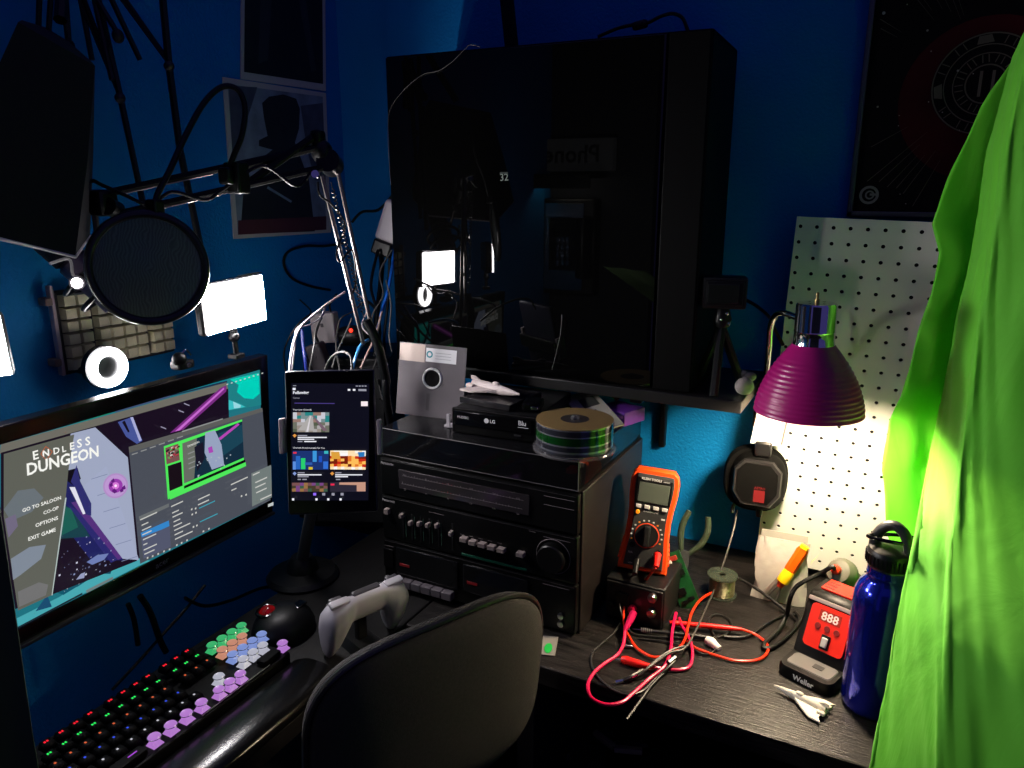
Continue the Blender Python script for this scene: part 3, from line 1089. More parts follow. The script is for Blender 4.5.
bb.axis([(.012, -.012), (.012, .012)], A(112, 208, 1.03), FW, 18)
bb.build('head_bracket', arm)
mb(ARML).tube([A(94, 208, 1.03), A(97, 232, 1.025)], .004, 6, False).build('head_screw', arm)

# microphone and its shock mount behind the filter
mp = P(106, 290, t=1.07)
md = (P(150, 330, t=1.09) - P(80, 268, t=1.05)).normalized()
mic = thing('microphone', 'dark condenser microphone half hidden behind the pop filter', 'microphone', mp)
mb(mat('mic_body', (74, 66, 84), .32, .7)).axis([(.018, -.06), (.0235, -.055), (.0235, .02), (.024, .022)], (0, 0, 0), md, 24).build('body', mic)
mb(mat('mic_grille', (44, 42, 48), .5, .6, bump=1, bscale=900)).axis([(.0235, -.105), (.0235, -.062), (.019, -.06)], (0, 0, 0), md, 24).ball(-md * .105, .0232).build('grille', mic)
mb(BLACK2).torus((0, 0, 0), .04, .0035, md, 36).torus(md * -.03, .04, .0035, md, 36).build('shock_mount', mic)
mb(ARML).tube([P(98, 228, t=1.03) - mp, P(93, 250, t=1.04) - mp, P(92, 262, t=1.05) - mp], .004, 8).build('mount_post', mic)
sl = P(77, 283, t=1.0)
t = thing('small_round_spot', 'small bright round spot left of the pop filter', 'lamp', sl, R(50))
mb(mat('spot_glow', (255, 252, 255), emit=30)).axis([(.0072, 0), (.0055, .003), (.002, .004)], (0, 0, 0), (0, -1, 0), 20).build('bulb', t)  # glowing disc for the bright oval near the microphone
mb(mat('spot_shell', (120, 116, 120), .3, .7)).axis([(.0095, -.001), (.0095, .012), (.006, .02)], (0, 0, 0), (0, 1, 0), 20).build('housing', t)
mb(LGREY).tube([(0, .016, 0), (-.006, .02, .01), (-.008, .02, .03), P(64, 262, t=1.01) - sl], .002, 6).build('gooseneck', t)

# pop filter
pc = P(149, 268, t=.985)
pr_ = .0735
ndir = (CAM - pc).normalized()
ndir = (ndir + RT * .12).normalized()
pf = thing('pop_filter', 'round black mesh pop filter in front of the microphone', 'pop filter', pc)
mb(mat('filter_rim', (22, 22, 23), .3)).torus((0, 0, 0), pr_ - .004, .0055, ndir, 64, 10).build('rim', pf)
mesh_m = mat('filter_mesh', (58, 60, 58), .8, alpha=.82)
nt = mesh_m.node_tree
wv = nt.nodes.new('ShaderNodeTexWave')
wv.inputs['Scale'].default_value = 150
wv.inputs['Distortion'].default_value = 14
wv.inputs['Detail'].default_value = 1
wv.inputs['Detail Scale'].default_value = .35
tcn = nt.nodes.new('ShaderNodeTexCoord')
nt.links.new(tcn.outputs['Object'], wv.inputs[0])
rm = nt.nodes.new('ShaderNodeValToRGB')
rm.color_ramp.elements[0].color = (.075, .082, .076, 1)
rm.color_ramp.elements[1].color = (.13, .14, .13, 1)
nt.links.new(wv.outputs[0], rm.inputs[0])
nt.links.new(rm.outputs[0], nt.nodes['Principled BSDF'].inputs['Base Color'])
mb(mesh_m).axis([(pr_ - .004, 0), (pr_ * .6, .002), (pr_ * .3, .003), (.0005, .0035)], (0, 0, 0), ndir, 48).build('mesh_screen', pf)
gn = [P(x, y, t=t_) - pc for x, y, t_ in ((156, 212, .985), (157, 196, .99), (170, 170, 1.0), (186, 135, 1.02), (204, 103, 1.035), (222, 87, 1.05), (238, 90, 1.06), (245, 108, 1.068), (242, 135, 1.072), (234, 155, 1.078), (228, 172, 1.085))]
mb(mat('gooseneck_black', (24, 24, 25), .35, .5)).tube(gn, .0042, 10).build('gooseneck', pf)
mb(BLACK2).box(P(155, 208, t=.985) - pc, (.02, .016, .022), .003).build('rim_clip', pf)
mb(BLACK2).box(P(228, 176, t=1.085) - pc, (.022, .02, .024), .004).build('arm_clamp', pf)

# ================================================================ SOFTBOX AND HANGING STANDS
FAB = mat('black_fabric', (20, 17, 20), .85, bump=.3, bscale=500)


def sb(x, y, t):
    return P(x, y, t=t)


rim = [sb(75, 257, .93), sb(-70, 222, .80), sb(-60, 205, 1.02), sb(90, 236, 1.08)]
top = [sb(95, 66, .93), sb(18, 22, .86), sb(22, 20, .98), sb(92, 62, 1.05)]
so = sum(rim, Vector()) / 4
t = thing('softbox', 'black fabric softbox hanging in the upper left corner', 'softbox', so)
rel = lambda L_: [v - so for v in L_]
mid = [a.lerp(c_, .5) + (a.lerp(c_, .5) - so - Vector((0, 0, .1))) * .03 for a, c_ in zip(rim, top)]
bb = mb(FAB).loft([rel(rim), rel(mid), rel(top), [v * .3 + (sum(top, Vector()) / 4 - so) * .7 + Vector((0, 0, .01)) for v in rel(top)]], cap=False)
bb.build('fabric_shell', t, ang=25)
mb(mat('diffuser_cloth', (205, 200, 205), .8)).raw([v + (v * -.03) for v in rel(rim)], [(0, 1, 2, 3)]).build('diffuser', t)
mb(mat('white_piping', (200, 190, 195), .6)).tube(rel(rim + [rim[0]]), .0022, 6, False).build('piping', t)
hub = P(88, -75, t=1.02)
mb(BLACK2).tube([P(60, 20, t=.95) - so, P(66, -30, t=.98) - so, hub - so], .008, 8).build('hanger', t)


def rod(b, pts, r):
    b.tube(pts, r, 6, False)


HT = P(96, -60, t=1.06)
ls = thing('hanging_light_stand', 'black light stand hanging upside down with braced legs spread', 'stand', HT)
H = lambda x, y, t: P(x, y, t=t) - HT
mb(BLACK2).ball((0, 0, 0), .02).cyl((0, 0, 0), (0, 0, .62), .011).build('column', ls)
LEGM = mat('stand_leg', (22, 20, 22), .4, .3)
for pts, r in (([H(96, -10, 1.05), H(120, 96, 1.09), H(150, 236, 1.14)], .0045), ([H(160, -30, 1.07), H(169, 66, 1.1), H(180, 150, 1.13), H(201, 250, 1.17)], .0052)):
    mb(LEGM).tube(pts, r, 8, False).build('leg', ls)
for a, c_ in ((H(100, -30, 1.06), H(168, 62, 1.1)), (H(72, -20, 1.04), H(118, 92, 1.09))):
    for dx in (0, .007):
        mb(LEGM).tube([a + RT * dx, c_ + RT * dx * .3], .0028, 6, False).build('brace', ls)
for q in (H(120, 98, 1.085), H(169, 66, 1.095)):
    mb(mat('joint_metal', (60, 54, 52), .4, .5)).ball(q, .0075).build('joint', ls)
ft = thing('hanging_tripod', 'folded black tripod with rubber feet hanging beside the softbox', 'tripod', HT + Vector((-.09, .05, .02)))
HF = lambda x, y, t: P(x, y, t=t) - HT - Vector((-.09, .05, .02))
mb(BLACK2).ball((0, 0, .0), .02).cyl((0, 0, .0), (0, 0, .62), .011).build('column', ft)
for a, c_ in ((HF(76, -25, 1.05), HF(92, 60, 1.07)), (HF(100, -25, 1.05), HF(140, 60, 1.1)), (HF(64, -25, 1.04), HF(69, 44, 1.06)), (HF(82, -25, 1.04), HF(118, 34, 1.05)), (HF(40, -25, 1.02), HF(38, 40, 1.04)), (HF(52, -25, 1.03), HF(48, 42, 1.05)), (HF(60, -25, 1.03), HF(68, 40, 1.06)), (HF(88, -30, 1.04), HF(112, 80, 1.06))):
    mb(LEGM).tube([a, c_], .0038, 8, False).build('leg', ft)
for q in (HF(69, 46, 1.06), HF(118, 36, 1.05)):
    mb(RUBBER).ball(q, .008, (1, 1, 1.2), 12).build('rubber_foot', ft)

# ================================================================ ADAPTERS AND CABLES BEHIND THE TABLET
rz_ = thing('clutter_box', 'tall black speaker box put in for dark clutter behind the tablet', 'filler', (-.985, 1.20, ZD), R(25))  # box put in to fill the dark cable clutter here
mb(BLACK).box((0, 0, .18), (.17, .16, .36), .006).build('cabinet', rz_)
mb(mat('filler_cloth', (22, 22, 24), .9, bump=.6, bscale=700)).box((0, -.082, .18), (.15, .008, .33), .003).build('grille', rz_)
BR = mat('power_brick', (150, 140, 140), .5, var=.08)
BRD = mat('power_brick_dark', (54, 48, 52), .5)


def brick(label, px, py, Y, w_, h_, rot, m_):
    q = P(px, py, Y=Y)
    q.z = ZD + .331 if False else q.z
    t = thing('power_adapter', label, 'power adapter', q, rot, 'power adapters behind the tablet')
    mb(m_).box((0, 0, h_ / 2), (w_, .03, h_), .004).build('case', t)
    mb(BRD).box((0, -.0152, h_ * .6), (w_ * .12, .002, h_ * .12), .0008).build('slot', t)
    mb(CABLE).tube([(w_ * .3, 0, h_), (w_ * .3, 0, h_ + .015), (w_ * .45, .02, h_ + .03)], .0022, 6).build('lead', t)
    return t


brick('pale grey power adapter above the tablet', 327, 342, 1.10, .048, .058, (0, R(-3), R(18)), BR)
brick('darker grey power adapter wedged behind the tablet top', 325, 372, 1.05, .03, .056, (0, R(-18), R(20)), BRD)
q = P(353, 335, Y=1.13)
t = thing('network_box', 'black rounded box with a red indicator light behind the tablet', 'network box', q, R(25))
mb(BLACK).ball((0, 0, 0), .03, (1.2, .8, .62), 24).box((0, .02, -.012), (.06, .05, .02), .006).build('body', t)
mb(glow((255, 50, 30), 2.5)).ball((.002, -.022, .013), .004, (1, .5, 1), 12).build('indicator', t)
q = P(391, 222, Y=1.27)
t = thing('white_router', 'white rounded router edge sticking out left of the black tower', 'router', q, (0, R(20), R(20)))
mb(mat('router_white', (205, 196, 202), .4)).box((0, 0, 0), (.045, .02, .085), .009, seg=4).build('case', t)
mb(BLACK2).box((.0, 0, -.055), (.04, .03, .03), .004).tube([(0, 0, -.07), (0.01, .02, -.12), (.03, .06, -.3)], .006, 6).build('mount', t)


def cable(name, label, pts, r, m_, cat='cable', group=None, n=8):
    bb = mb(m_).tube(pts, r, n, True)
    return tag(bb.build(name, origin=pts[0]), label, cat, group)


BLUEC = mat('blue_cable', (20, 90, 190), .35)
cable('network_cable', 'blue cable running down left of the black tower', [P(x, y, Y=Y_) for x, y, Y_ in ((396, 235, 1.3), (393, 262, 1.24), (388, 290, 1.2), (380, 318, 1.19), (372, 350, 1.2), (360, 380, 1.22))], .0032, BLUEC)
cable('network_cable', 'light blue cable looping just above the tablet', [P(x, y, Y=Y_) for x, y, Y_ in ((368, 340, 1.06), (361, 345, 1.02), (356, 356, .99), (352, 372, .98), (350, 384, .985))], .0028, mat('pale_blue_cable', (70, 140, 200), .35))
cable('charging_cable', 'white charging cable curving to the top left of the tablet', [P(x, y, Y=Y_) for x, y, Y_ in ((345, 292, 1.05), (333, 300, 1.02), (322, 308, .99), (310, 318, .96), (300, 328, .92), (294, 342, .88), (291, 358, .84), (290, 371, .82))], .0024, mat('pale_cable', (178, 168, 172), .4))
cable('usb_cable', 'thin pale cable beside the charging cable above the tablet', [P(x, y, Y=Y_) for x, y, Y_ in ((326, 306, 1.0), (320, 318, .98), (309, 325, .95), (297, 329, .92), (295, 345, .9), (293, 362, .9), (291, 380, .9))], .0016, mat('pale_cable', (178, 168, 172), .4))
cable('usb_cable', 'black cable arching onto the tablet top right', [P(x, y, Y=Y_) for x, y, Y_ in ((324, 372, .9), (331, 358, .88), (341, 352, .86), (350, 355, .85), (352, 364, .845), (352, 372, .84))], .002, GREYC)
cable('usb_cable', 'grey cable dropping behind the tablet from the pale adapter', [P(x, y, Y=Y_) for x, y, Y_ in ((322, 318, 1.06), (316, 330, 1.0), (314, 345, .98), (311, 362, .97), (306, 385, .97))], .0015, GREYC)
cable('power_cable', 'dark blue cable rising behind the left side of the tablet', [P(x, y, Y=Y_) for x, y, Y_ in ((302, 330, 1.0), (303, 345, .99), (305, 360, .98), (308, 390, .98))], .003, mat('navy_cable', (30, 44, 120), .4))
wl = [((288, 255), (284, 268), (292, 280), (310, 288), (338, 290)), ((330, 245), (320, 252), (312, 246), (300, 250), (288, 258))]
cable('power_cable', 'black cable looping on the left wall below the hatted figure poster', [P(x, y, X=WX + .012) for x, y in ((345, 243), (325, 246), (305, 246), (288, 252), (284, 264), (292, 278), (310, 286), (330, 290))], .003, CABLE)
cable('power_cable', 'black cable hanging from the arm beside the black tower', [P(x, y, Y=1.3) for x, y in ((352, 222), (362, 212), (378, 210), (392, 196), (396, 190))], .003, CABLE)
for i, (pts, lab) in enumerate(((((378, 250, 1.24), (371, 285, 1.2), (377, 315, 1.17), (370, 345, 1.16), (362, 385, 1.16)), 'black cable straight below the white router edge'),
                               (((390, 248, 1.27), (388, 300, 1.25), (384, 340, 1.22), (386, 370, 1.2), (380, 400, 1.15)), 'black cable hugging the left edge of the black tower'),
                               (((365, 300, 1.2), (376, 310, 1.19), (380, 335, 1.18), (374, 360, 1.17), (383, 400, 1.13)), 'black cable twisting beside the arm base'))):
    cable('black_cable', lab, [P(x, y, Y=Y_) for x, y, Y_ in pts], .003, CABLE, 'cable', 'tangled cables beside the black tower')
cable('grey_cable', 'pale grey cable slanting behind the tablet top', [P(x, y, Y=Y_) for x, y, Y_ in ((352, 318, 1.06), (345, 335, 1.04), (338, 350, 1.02), (332, 368, 1.0))], .0016, GREYC)
cable('grey_cable', 'pale grey cable slanting down from the arm base', [P(x, y, Y=Y_) for x, y, Y_ in ((382, 312, 1.14), (376, 335, 1.1), (368, 352, 1.07), (361, 368, 1.04))], .0022, mat('pinkish_cable', (140, 118, 112), .4))
for pts, lab, r_, m_ in ((((300, 300, 1.1), (311, 312, 1.05), (300, 322, 1.02), (288, 340, 1.0), (284, 360, 1.0), (292, 400, 1.0)), 'thin dark cable bulging left of the charging cable', .0016, CABLE),
                         (((366, 300, 1.17), (352, 312, 1.12), (340, 320, 1.08), (336, 345, 1.05), (340, 372, 1.03)), 'thin grey cable between the two power adapters', .0014, GREYC),
                         (((392, 250, 1.22), (380, 272, 1.2), (383, 295, 1.18), (372, 318, 1.16), (378, 352, 1.14), (368, 380, 1.12)), 'thin grey cable weaving beside the router', .0018, GREYC),
                         (((346, 285, 1.16), (356, 292, 1.15), (368, 306, 1.14), (362, 326, 1.13), (376, 342, 1.12), (388, 365, 1.12)), 'pale thin cable curling over the arm base', .0013, mat('pale_cable', (178, 168, 172), .4)),
                         (((386, 280, 1.19), (391, 305, 1.18), (389, 335, 1.16), (392, 352, 1.15)), 'thin grey cable next to the tower glass', .0015, GREYC)):
    cable('thin_cable', lab, [P(x, y, Y=Y_) for x, y, Y_ in pts], r_, m_)
# cables on the wall beneath the monitor and behind the arm
for pts, lab, r_ in ((((140, 596), (150, 612), (160, 640), (166, 652)), 'black cable hanging vertically below the monitor middle', .005),
                     (((205, 585), (185, 610), (165, 632), (140, 660), (112, 690)), 'black cable slanting left below the monitor to the keyboard', .0025),
                     (((185, 598), (205, 606), (232, 600), (262, 588), (290, 586)), 'black cable sagging below the right half of the monitor', .003),
                     (((128, 604), (134, 620), (138, 645)), 'black cable hanging below the monitor left of the middle', .004)):
    cable('monitor_cable', lab, [P(x, y, X=-1.0) for x, y in pts], r_, CABLE)
cable('microphone_cable', 'black cable draped along the upper bar of the arm', [P(x, y, t=t_) for x, y, t_ in ((82, 190, 1.02), (92, 181, 1.02), (102, 185, 1.02), (125, 195, 1.025), (150, 205, 1.03), (172, 192, 1.04), (205, 200, 1.07), (222, 190, 1.08), (262, 166, 1.1), (296, 186, 1.12), (312, 170, 1.15))], .0026, CABLE)
cable('arm_cable', 'thin cable coiled around the lower bars of the arm', [P(x, y, t=t_) for x, y, t_ in ((318, 182, 1.15), (320, 195, 1.15), (332, 205, 1.17), (345, 225, 1.2), (337, 250, 1.2), (340, 262, 1.2), (352, 250, 1.22), (356, 280, 1.23), (350, 300, 1.24))], .0016, CABLE)

# ================================================================ WALL SHELF AND TOWER COMPUTER
GZ = 1.175
SHZ = 1.108
shf = thing('wall_shelf', 'black wall shelf on brackets carrying the tower computer', 'shelf', (-.53, WY, SHZ - .02))
SHM = mat('shelf_black', (19, 18, 18), .4, var=.3, vscale=20, stretch=(1, 12, 12))
mb(SHM).box((0, -.115, .01), (.655, .228, .02), .002).build('board', shf)
for x in (.145, -.24):
    bb = mb(BLACK2).box((x, -.012, -.075), (.012, .016, .15), .003).box((x, -.1, -.008), (.022, .19, .014), .003)
    bb.build('bracket', shf)
pcx0, pcx1 = -.857, -.287
PCW = pcx1 - pcx0
pcr = thing('tower_computer', 'big black tower computer with a mirror-dark glass side on the shelf', 'computer', ((pcx0 + pcx1) / 2, GZ + .1, SHZ), R(1.7))
PCH = .547
CASE = mat('case_black_steel', (7, 7, 8), .6, spec=.12)
bb = mb(CASE)
for c, d in (((0, .0, .006), (PCW, .198, .012)), ((0, 0, PCH - .006), (PCW, .198, .012)), ((PCW / 2 - .035, 0, PCH / 2), (.07, .198, PCH)), ((-PCW / 2 + .006, 0, PCH / 2), (.012, .198, PCH)), ((0, .094, PCH / 2), (PCW, .01, PCH))):
    bb.box(c, d, .003)
bb.build('case', pcr)
GL = mat('smoked_glass', (4, 4, 4), .015, spec=.5)
mb(GL).box((-.033, -.101, PCH / 2), (PCW - .07, .004, PCH - .006), .0012).build('glass_panel', pcr)
mb(mat('front_fascia', (4, 4, 4), .6, spec=.08)).box((PCW / 2 - .033, -.1015, PCH / 2), (.062, .006, PCH - .004), .002).build('front_fascia', pcr)
Pw = Matrix.Translation(pcr.location) @ Matrix.Rotation(R(1.7), 4, 'Z')
plP = Plane(Pw @ Vector((0, -.103, 0)), Pw.to_3x3() @ Vector((1, 0, 0)), (0, 0, 1))
cv = Canvas(Matrix.Translation((0, -.103, 0)), plP, .0001, .0003)
cv.text('32', (500.5, 181), (508.5, 180.5), glow((105, 112, 108)))
cv.rect(plP(500, 172).x, plP(500, 174).y, plP(508, 172).x, plP(508, 172).y, glow((46, 50, 48)))
cv.build('debug_display', pcr, recalc=False)
an = P(513, 44, Y=1.3)
an = Vector((an.x, 1.3, SHZ + PCH))
t = thing('wifi_antenna', 'black paddle antenna standing on top of the tower computer', 'antenna', an, (0, R(-7), 0))
mb(BLACK2).lathe([(.022, 0), (.022, .01), (.012, .016)], 20).build('base', t)
mb(BLACK2).box((0, 0, .12), (.026, .009, .22), .003).build('paddle', t)
cable('power_cable', 'thin black cable with a ferrite lump on top of the tower', [P(x, y, Y=1.25) + Vector((0, 0, .002)) for x, y in ((598, 38), (607, 34), (620, 29), (634, 26), (648, 24), (660, 18), (672, 15), (682, 19), (687, 30), (689, 36))], .0028, CABLE)
t = thing('ferrite_core', 'black ferrite lump on the cable above the tower', 'cable part', P(640, 25, Y=1.25), 0)
mb(BLACK2).box((0, 0, 0), (.026, .013, .013), .005, Matrix.Rotation(R(-8), 4, 'Y')).build('shell', t)
cable('thin_wire', 'thin wire trailing over the top left edge of the tower', [P(x, y, Y=GZ - .012) for x, y in ((480, 47), (470, 45), (464, 50), (452, 62), (438, 71), (422, 75), (402, 92), (390, 110), (388, 130), (389, 160), (391, 185))], .0006, GREYC)
cable('thin_wire', 'thin dangling wire in front of the lower glass of the tower', [P(x, y, Y=GZ - .008) for x, y in ((562, 315), (561, 330), (557, 350), (552, 370))], .0006, GREYC)

# mini camera on tripod at the shelf end
q = P(724, 292, Y=1.21)
t = thing('small_camera', 'small black camera on a mini tripod at the shelf end', 'camera', (q.x, q.y, SHZ), R(16))
h_ = q.z - SHZ
mb(BLACK).box((0, 0, h_), (.068, .034, .05), .004).build('body', t)
mb(BLACK2).box((.0, -.0185, h_), (.056, .003, .038), .002).m(mat('screen_dark', (24, 26, 24), .1)).box((-.002, -.0205, h_), (.047, .002, .03), .001).build('screen', t)
mb(BLACK2).lathe([(.012, 0), (.015, .012), (.01, .03)], 16, Matrix.Translation((0, 0, h_ - .055))).build('ball_head', t)
mb(CHROME).ball((.006, -.014, h_ - .032), .003, n=10).ball((-.003, -.014, h_ - .042), .0025, n=10).ball((.01, -.012, h_ - .048), .0028, n=10).build('screws', t)
for a in (20, 140, 260):
    mb(BLACK2).tube([(0, 0, h_ - .055), (.045 * math.cos(R(a)), .045 * math.sin(R(a)), .005)], .007, 8, False, radii=None).build('leg', t)
cable('camera_cable', 'black cable from the little camera to the lamp', [P(x, y, Y=Y_) for x, y, Y_ in ((746, 300, 1.27), (758, 307, 1.26), (770, 318, 1.24), (775, 330, 1.24), (783, 345, 1.25))], .0028, CABLE)
q = P(744, 392, Y=1.215)
t = thing('egg_shaped_trinket', 'pale egg-shaped trinket with a grey cap on the shelf corner', 'trinket', (q.x, q.y, SHZ), R(20))
mb(mat('pale_clay', (150, 142, 136), .6)).ball((0, 0, .0145), .0145, (1.05, .85, 1), 20).build('body', t)
mb(mat('grey_clay', (96, 92, 96), .6)).ball((.009, .012, .028), .009, (1.2, 1, .9), 14).ball((.001, .014, .032), .006, n=12).build('cap', t)

# ================================================================ STEREO
SX0, SX1, SY, SZT, SLID = -.757, -.389, .973, .991, 1.041
SW_, SD = SX1 - SX0, .30
ste = thing('stereo_system', 'black stereo with tuner, equalizer, cassette decks and dust cover', 'stereo', (SX0, SY, ZD))
SIDE = mat('stereo_side_vinyl', (24, 19, 18), .4, spec=.3, var=.3, vscale=14, stretch=(1, 1, 9))
FACE = mat('stereo_face', (8, 8, 8), .35, spec=.22, var=.1)
FACE2 = mat('stereo_panel', (10, 9, 10), .35, spec=.22)
SHT = SZT - ZD
mb(SIDE).box((SW_ / 2, SD / 2 + .006, SHT / 2), (SW_, SD - .012, SHT), .003).build('cabinet', ste)
plS = Plane((SX0, SY, ZD), (1, 0, 0), (0, 0, 1))
rows = [(SHT - .067, SHT - .002), (.092, SHT - .0695), (.006, .0895)]
for (z0, z1), nm in zip(rows, ('tuner_panel', 'amplifier_panel', 'cassette_panel')):
    bb = mb(FACE).box((SW_ / 2, .004, (z0 + z1) / 2), (SW_ - .004, .014, z1 - z0), .003)
    bb.m(mat('edge_line', (48, 45, 45), .4, .3)).box((SW_ / 2, -.0028, z1 - .003), (SW_ - .012, .0012, .0009))
    bb.build(nm, ste)


def S(x, y):
    return plS(x, y)


def f4(x, y):
    return S(370 + x / 4.265, 460 + y / 4.265)


def spanel(name, p, mt, parent, d=.003, y=-.0035):
    """panel on the stereo face from upper left to lower right corner (face coordinates)"""
    (x0, z1), (x1, z0) = p
    return mb(mt).box(((x0 + x1) / 2, y, (z0 + z1) / 2), (x1 - x0, d, abs(z1 - z0)), .001).build(name, parent)


a, c_ = f4(128, 45), f4(685, 232)
dial = spanel('tuning_dial', ((a.x, SHT - .016), (c_.x, SHT - .05)), mat('dial_glass', (44, 40, 42), .12), ste)
cv = Canvas(Matrix.Translation((0, -.005, 0)), None, .00008, .0003)
LN = mat('dial_print', (120, 112, 112), .5)
LR = mat('dial_red', (150, 40, 44), .5)
for j, z in enumerate((SHT - .026, SHT - .039)):
    cv.rect(a.x + .008, z, c_.x - .01, z + .0006, LN)
    for i in range(40):
        x = a.x + .01 + i * (c_.x - a.x - .02) / 40
        cv.rect(x, z + .001, x + .0009, z + .001 + (.003 if i % 4 == 0 else .0016), LR if 14 <= i <= 17 else LN)
for i, s_ in enumerate(('88', '92', '96', '100', '104', '108')):
    cv.text(s_, (a.x + .016 + i * .042, SHT - .0225), None, LN, False, h=.003)
for i, s_ in enumerate(('53', '60', '80', '100', '130', '160')):
    cv.text(s_, (a.x + .016 + i * .042, SHT - .0475), None, LN, False, h=.003)
cv.build('dial_scale', dial, recalc=False)
cv = Canvas(Matrix.Translation((0, -.003, 0)), None, .00008, .0004)
cv.text('Panasonic', (.005, SHT - .0125), None, mat('silver_print', (150, 146, 146), .4), False, width=.026, bold=.02)
cv.text('Panasonic', (.005, rows[1][1] - .0105), None, mat('silver_print', (150, 146, 146), .4), False, width=.026, bold=.02)
for x, z, wd in ((.31, SHT - .012, .05), (.31, SHT - .026, .05), (.31, rows[1][1] - .01, .045), (.31, rows[2][1] - .008, .045), (.005, rows[2][1] - .012, .02), (.285, rows[1][1] - .006, .012), (.1, rows[1][1] - .012, .03)):
    cv.rect(x, z, x + wd, z + .0008, LN)
for i in range(5):
    cv.rect(.16 + .0175 * i, .133, .168 + .0175 * i, .1337, LN)
cv.build('lettering', ste, recalc=False)
KNB = mat('slider_cap', (128, 116, 112), .4, .1)
for i in range(6):
    p_ = f4((146, 184, 221, 258, 297, 356)[i], (230, 262, 265, 270, 272, 305)[i])
    sl_ = mb(mat('slot_black', (6, 6, 6), .5)).box((p_.x, -.0032, .124), (.003, .002, .048), .0005).build('slider', ste)
    mb(KNB).box((p_.x, -.0075, p_.y), (.0065, .010, .008), .0015).build('slider_knob', sl_)
    if i < 5:
        mb(mat('tick_green', (50, 80, 66), .5)).box((p_.x + .005, -.0032, .124), (.0008, .001, .04)).build('scale_mark', sl_)
p_ = f4(83, 212)
mb(KNB).box((p_.x, -.006, p_.y), (.009, .010, .010), .0012).build('power_button', ste)
for x in (412, 450, 489, 530, 570, 652):
    p_ = f4(x, (330, 343, 353, 364, 375, 393)[(412, 450, 489, 530, 570, 652).index(x)])
    mb(KNB).box((p_.x, -.007, p_.y), (.013, .012, .0075), .001).build('selector_button', ste)
mb(mat('green_strip', (12, 70, 52), .35)).box(((f4(395, 365).x + f4(672, 430).x) / 2, -.0035, .0975), (f4(672, 430).x - f4(395, 365).x, .002, .004), .0006).build('indicator_strip', ste)
p_ = f4(785, 408)
mb(FACE2).axis([(.0235, 0), (.023, .012), (.021, .014)], (p_.x, -.003, p_.y), (0, -1, 0), 36).build('volume_knob', ste)
mb(LN).torus((p_.x, -.0035, p_.y), .0285, .0005, (0, -1, 0), 40, 6).build('volume_scale', ste)
for x0, x1 in ((.03, .155), (.165, .285)):
    dr = mb(mat('deck_window', (17, 17, 18), .12)).box(((x0 + x1) / 2, -.004, .056), (x1 - x0, .004, .05), .002).build('cassette_door', ste)
    mb(mat('deck_red', (120, 22, 26), .4)).box((x0 + .018, -.0065, .05), (.02, .0012, .005), .0004).build('door_mark', dr)
for i in range(6):
    mb(mat('deck_key', (86, 80, 84), .35)).box((.034 + i * .0205, -.008, .018), (.0195, .016, .014), .0015).build('deck_key', ste)
for z in (.034, .02):
    mb(STEEL).axis([(.0052, 0), (.0052, .004), (.003, .0045)], (.342, -.003, z), (0, -1, 0), 18).build('jack_socket', ste)
mb(FACE2).box((.013, -.004, .055), (.02, .003, .035), .001).build('counter_panel', ste)
# turntable and dust cover
SMK = mat('smoked_cover', (16, 16, 18), .06, trans=0, alpha=.72, spec=.5)
mb(FACE).box((SW_ / 2, SD / 2, SHT + .003), (SW_ - .008, SD - .008, .008), .002).build('turntable_deck', ste)
mb(mat('platter', (24, 24, 25), .3, .4)).lathe([(.13, 0), (.132, .006), (.128, .01), (.02, .011)], 48, Matrix.Translation((.155, .15, SHT + .007))).build('platter', ste)
mb(RED).box((.33, .06, SHT + .012), (.016, .022, .008), .002).build('tonearm_rest', ste)
mb(STEEL).tube([(.33, .24, SHT + .02), (.33, .09, SHT + .02), (.27, .07, SHT + .018)], .003, 8).build('tonearm', ste)
LT, LB = .004, SLID - ZD - SHT
bb = mb(SMK)
cz = SHT + LB - .0015
bb.box((SW_ / 2, SD / 2, cz), (SW_ - .008, SD - .006, .003), .001)
bb.box((SW_ / 2, .0045, SHT + LB / 2), (SW_ - .008, .003, LB - .004), .001)
for x in (.0055, SW_ - .0055):
    bb.box((x, SD / 2, SHT + LB / 2), (.003, SD - .006, LB - .004), .001)
bb.build('dust_cover', ste)
bb = mb(mat('cover_highlight', (70, 67, 68), .35)).tube([(.005, .003, SHT + LB - .001), (SW_ - .005, .003, SHT + LB - .001)], .0008, 5, False).tube([(SW_ - .005, .003, SHT + LB - .001), (SW_ - .005, .003, SHT + .003)], .0009, 5, False).tube([(.005, .003, SHT + .003), (SW_ - .005, .003, SHT + .003)], .0008, 5, False).tube([(SW_ - .005, .003, SHT + LB - .001), (SW_ - .005, SD, SHT + LB - .001)], .0007, 5, False)  # paler strips put in for the highlight along the cover edges
bb.build('highlight_strips', ste)

# ---------------------------------------------------------------- on the dust cover
TZ = SLID + .0006
fa, fb = P(397, 413, Z=TZ), P(452, 424, Z=TZ)
fd = fb - fa
frot = R(8)
fl = thing('floppy_disk', 'large square floppy disk in a dark sleeve leaning on the stereo', 'floppy disk', (fa.x - .002, fa.y, TZ), (R(-9), R(1.5), frot))
FS = .128
FJ = mat('floppy_jacket', (84, 78, 82), .5, var=.06)
h0 = [(FS / 2 + .017 * math.cos(2 * PI * i / 28), .72 * FS * .72 + .017 * math.sin(2 * PI * i / 28)) for i in range(28)]
cxh, czh = FS * .52, FS * .54
n = 32
bb = mb(FJ)
sq = []
for i in range(n):
    a = 2 * PI * i / n
    m_ = max(abs(math.cos(a)), abs(math.sin(a)))
    sq.append((math.cos(a) / m_, math.sin(a) / m_))
outer = [(FS / 2 + FS / 2 * x, FS / 2 + FS / 2 * z) for x, z in sq]
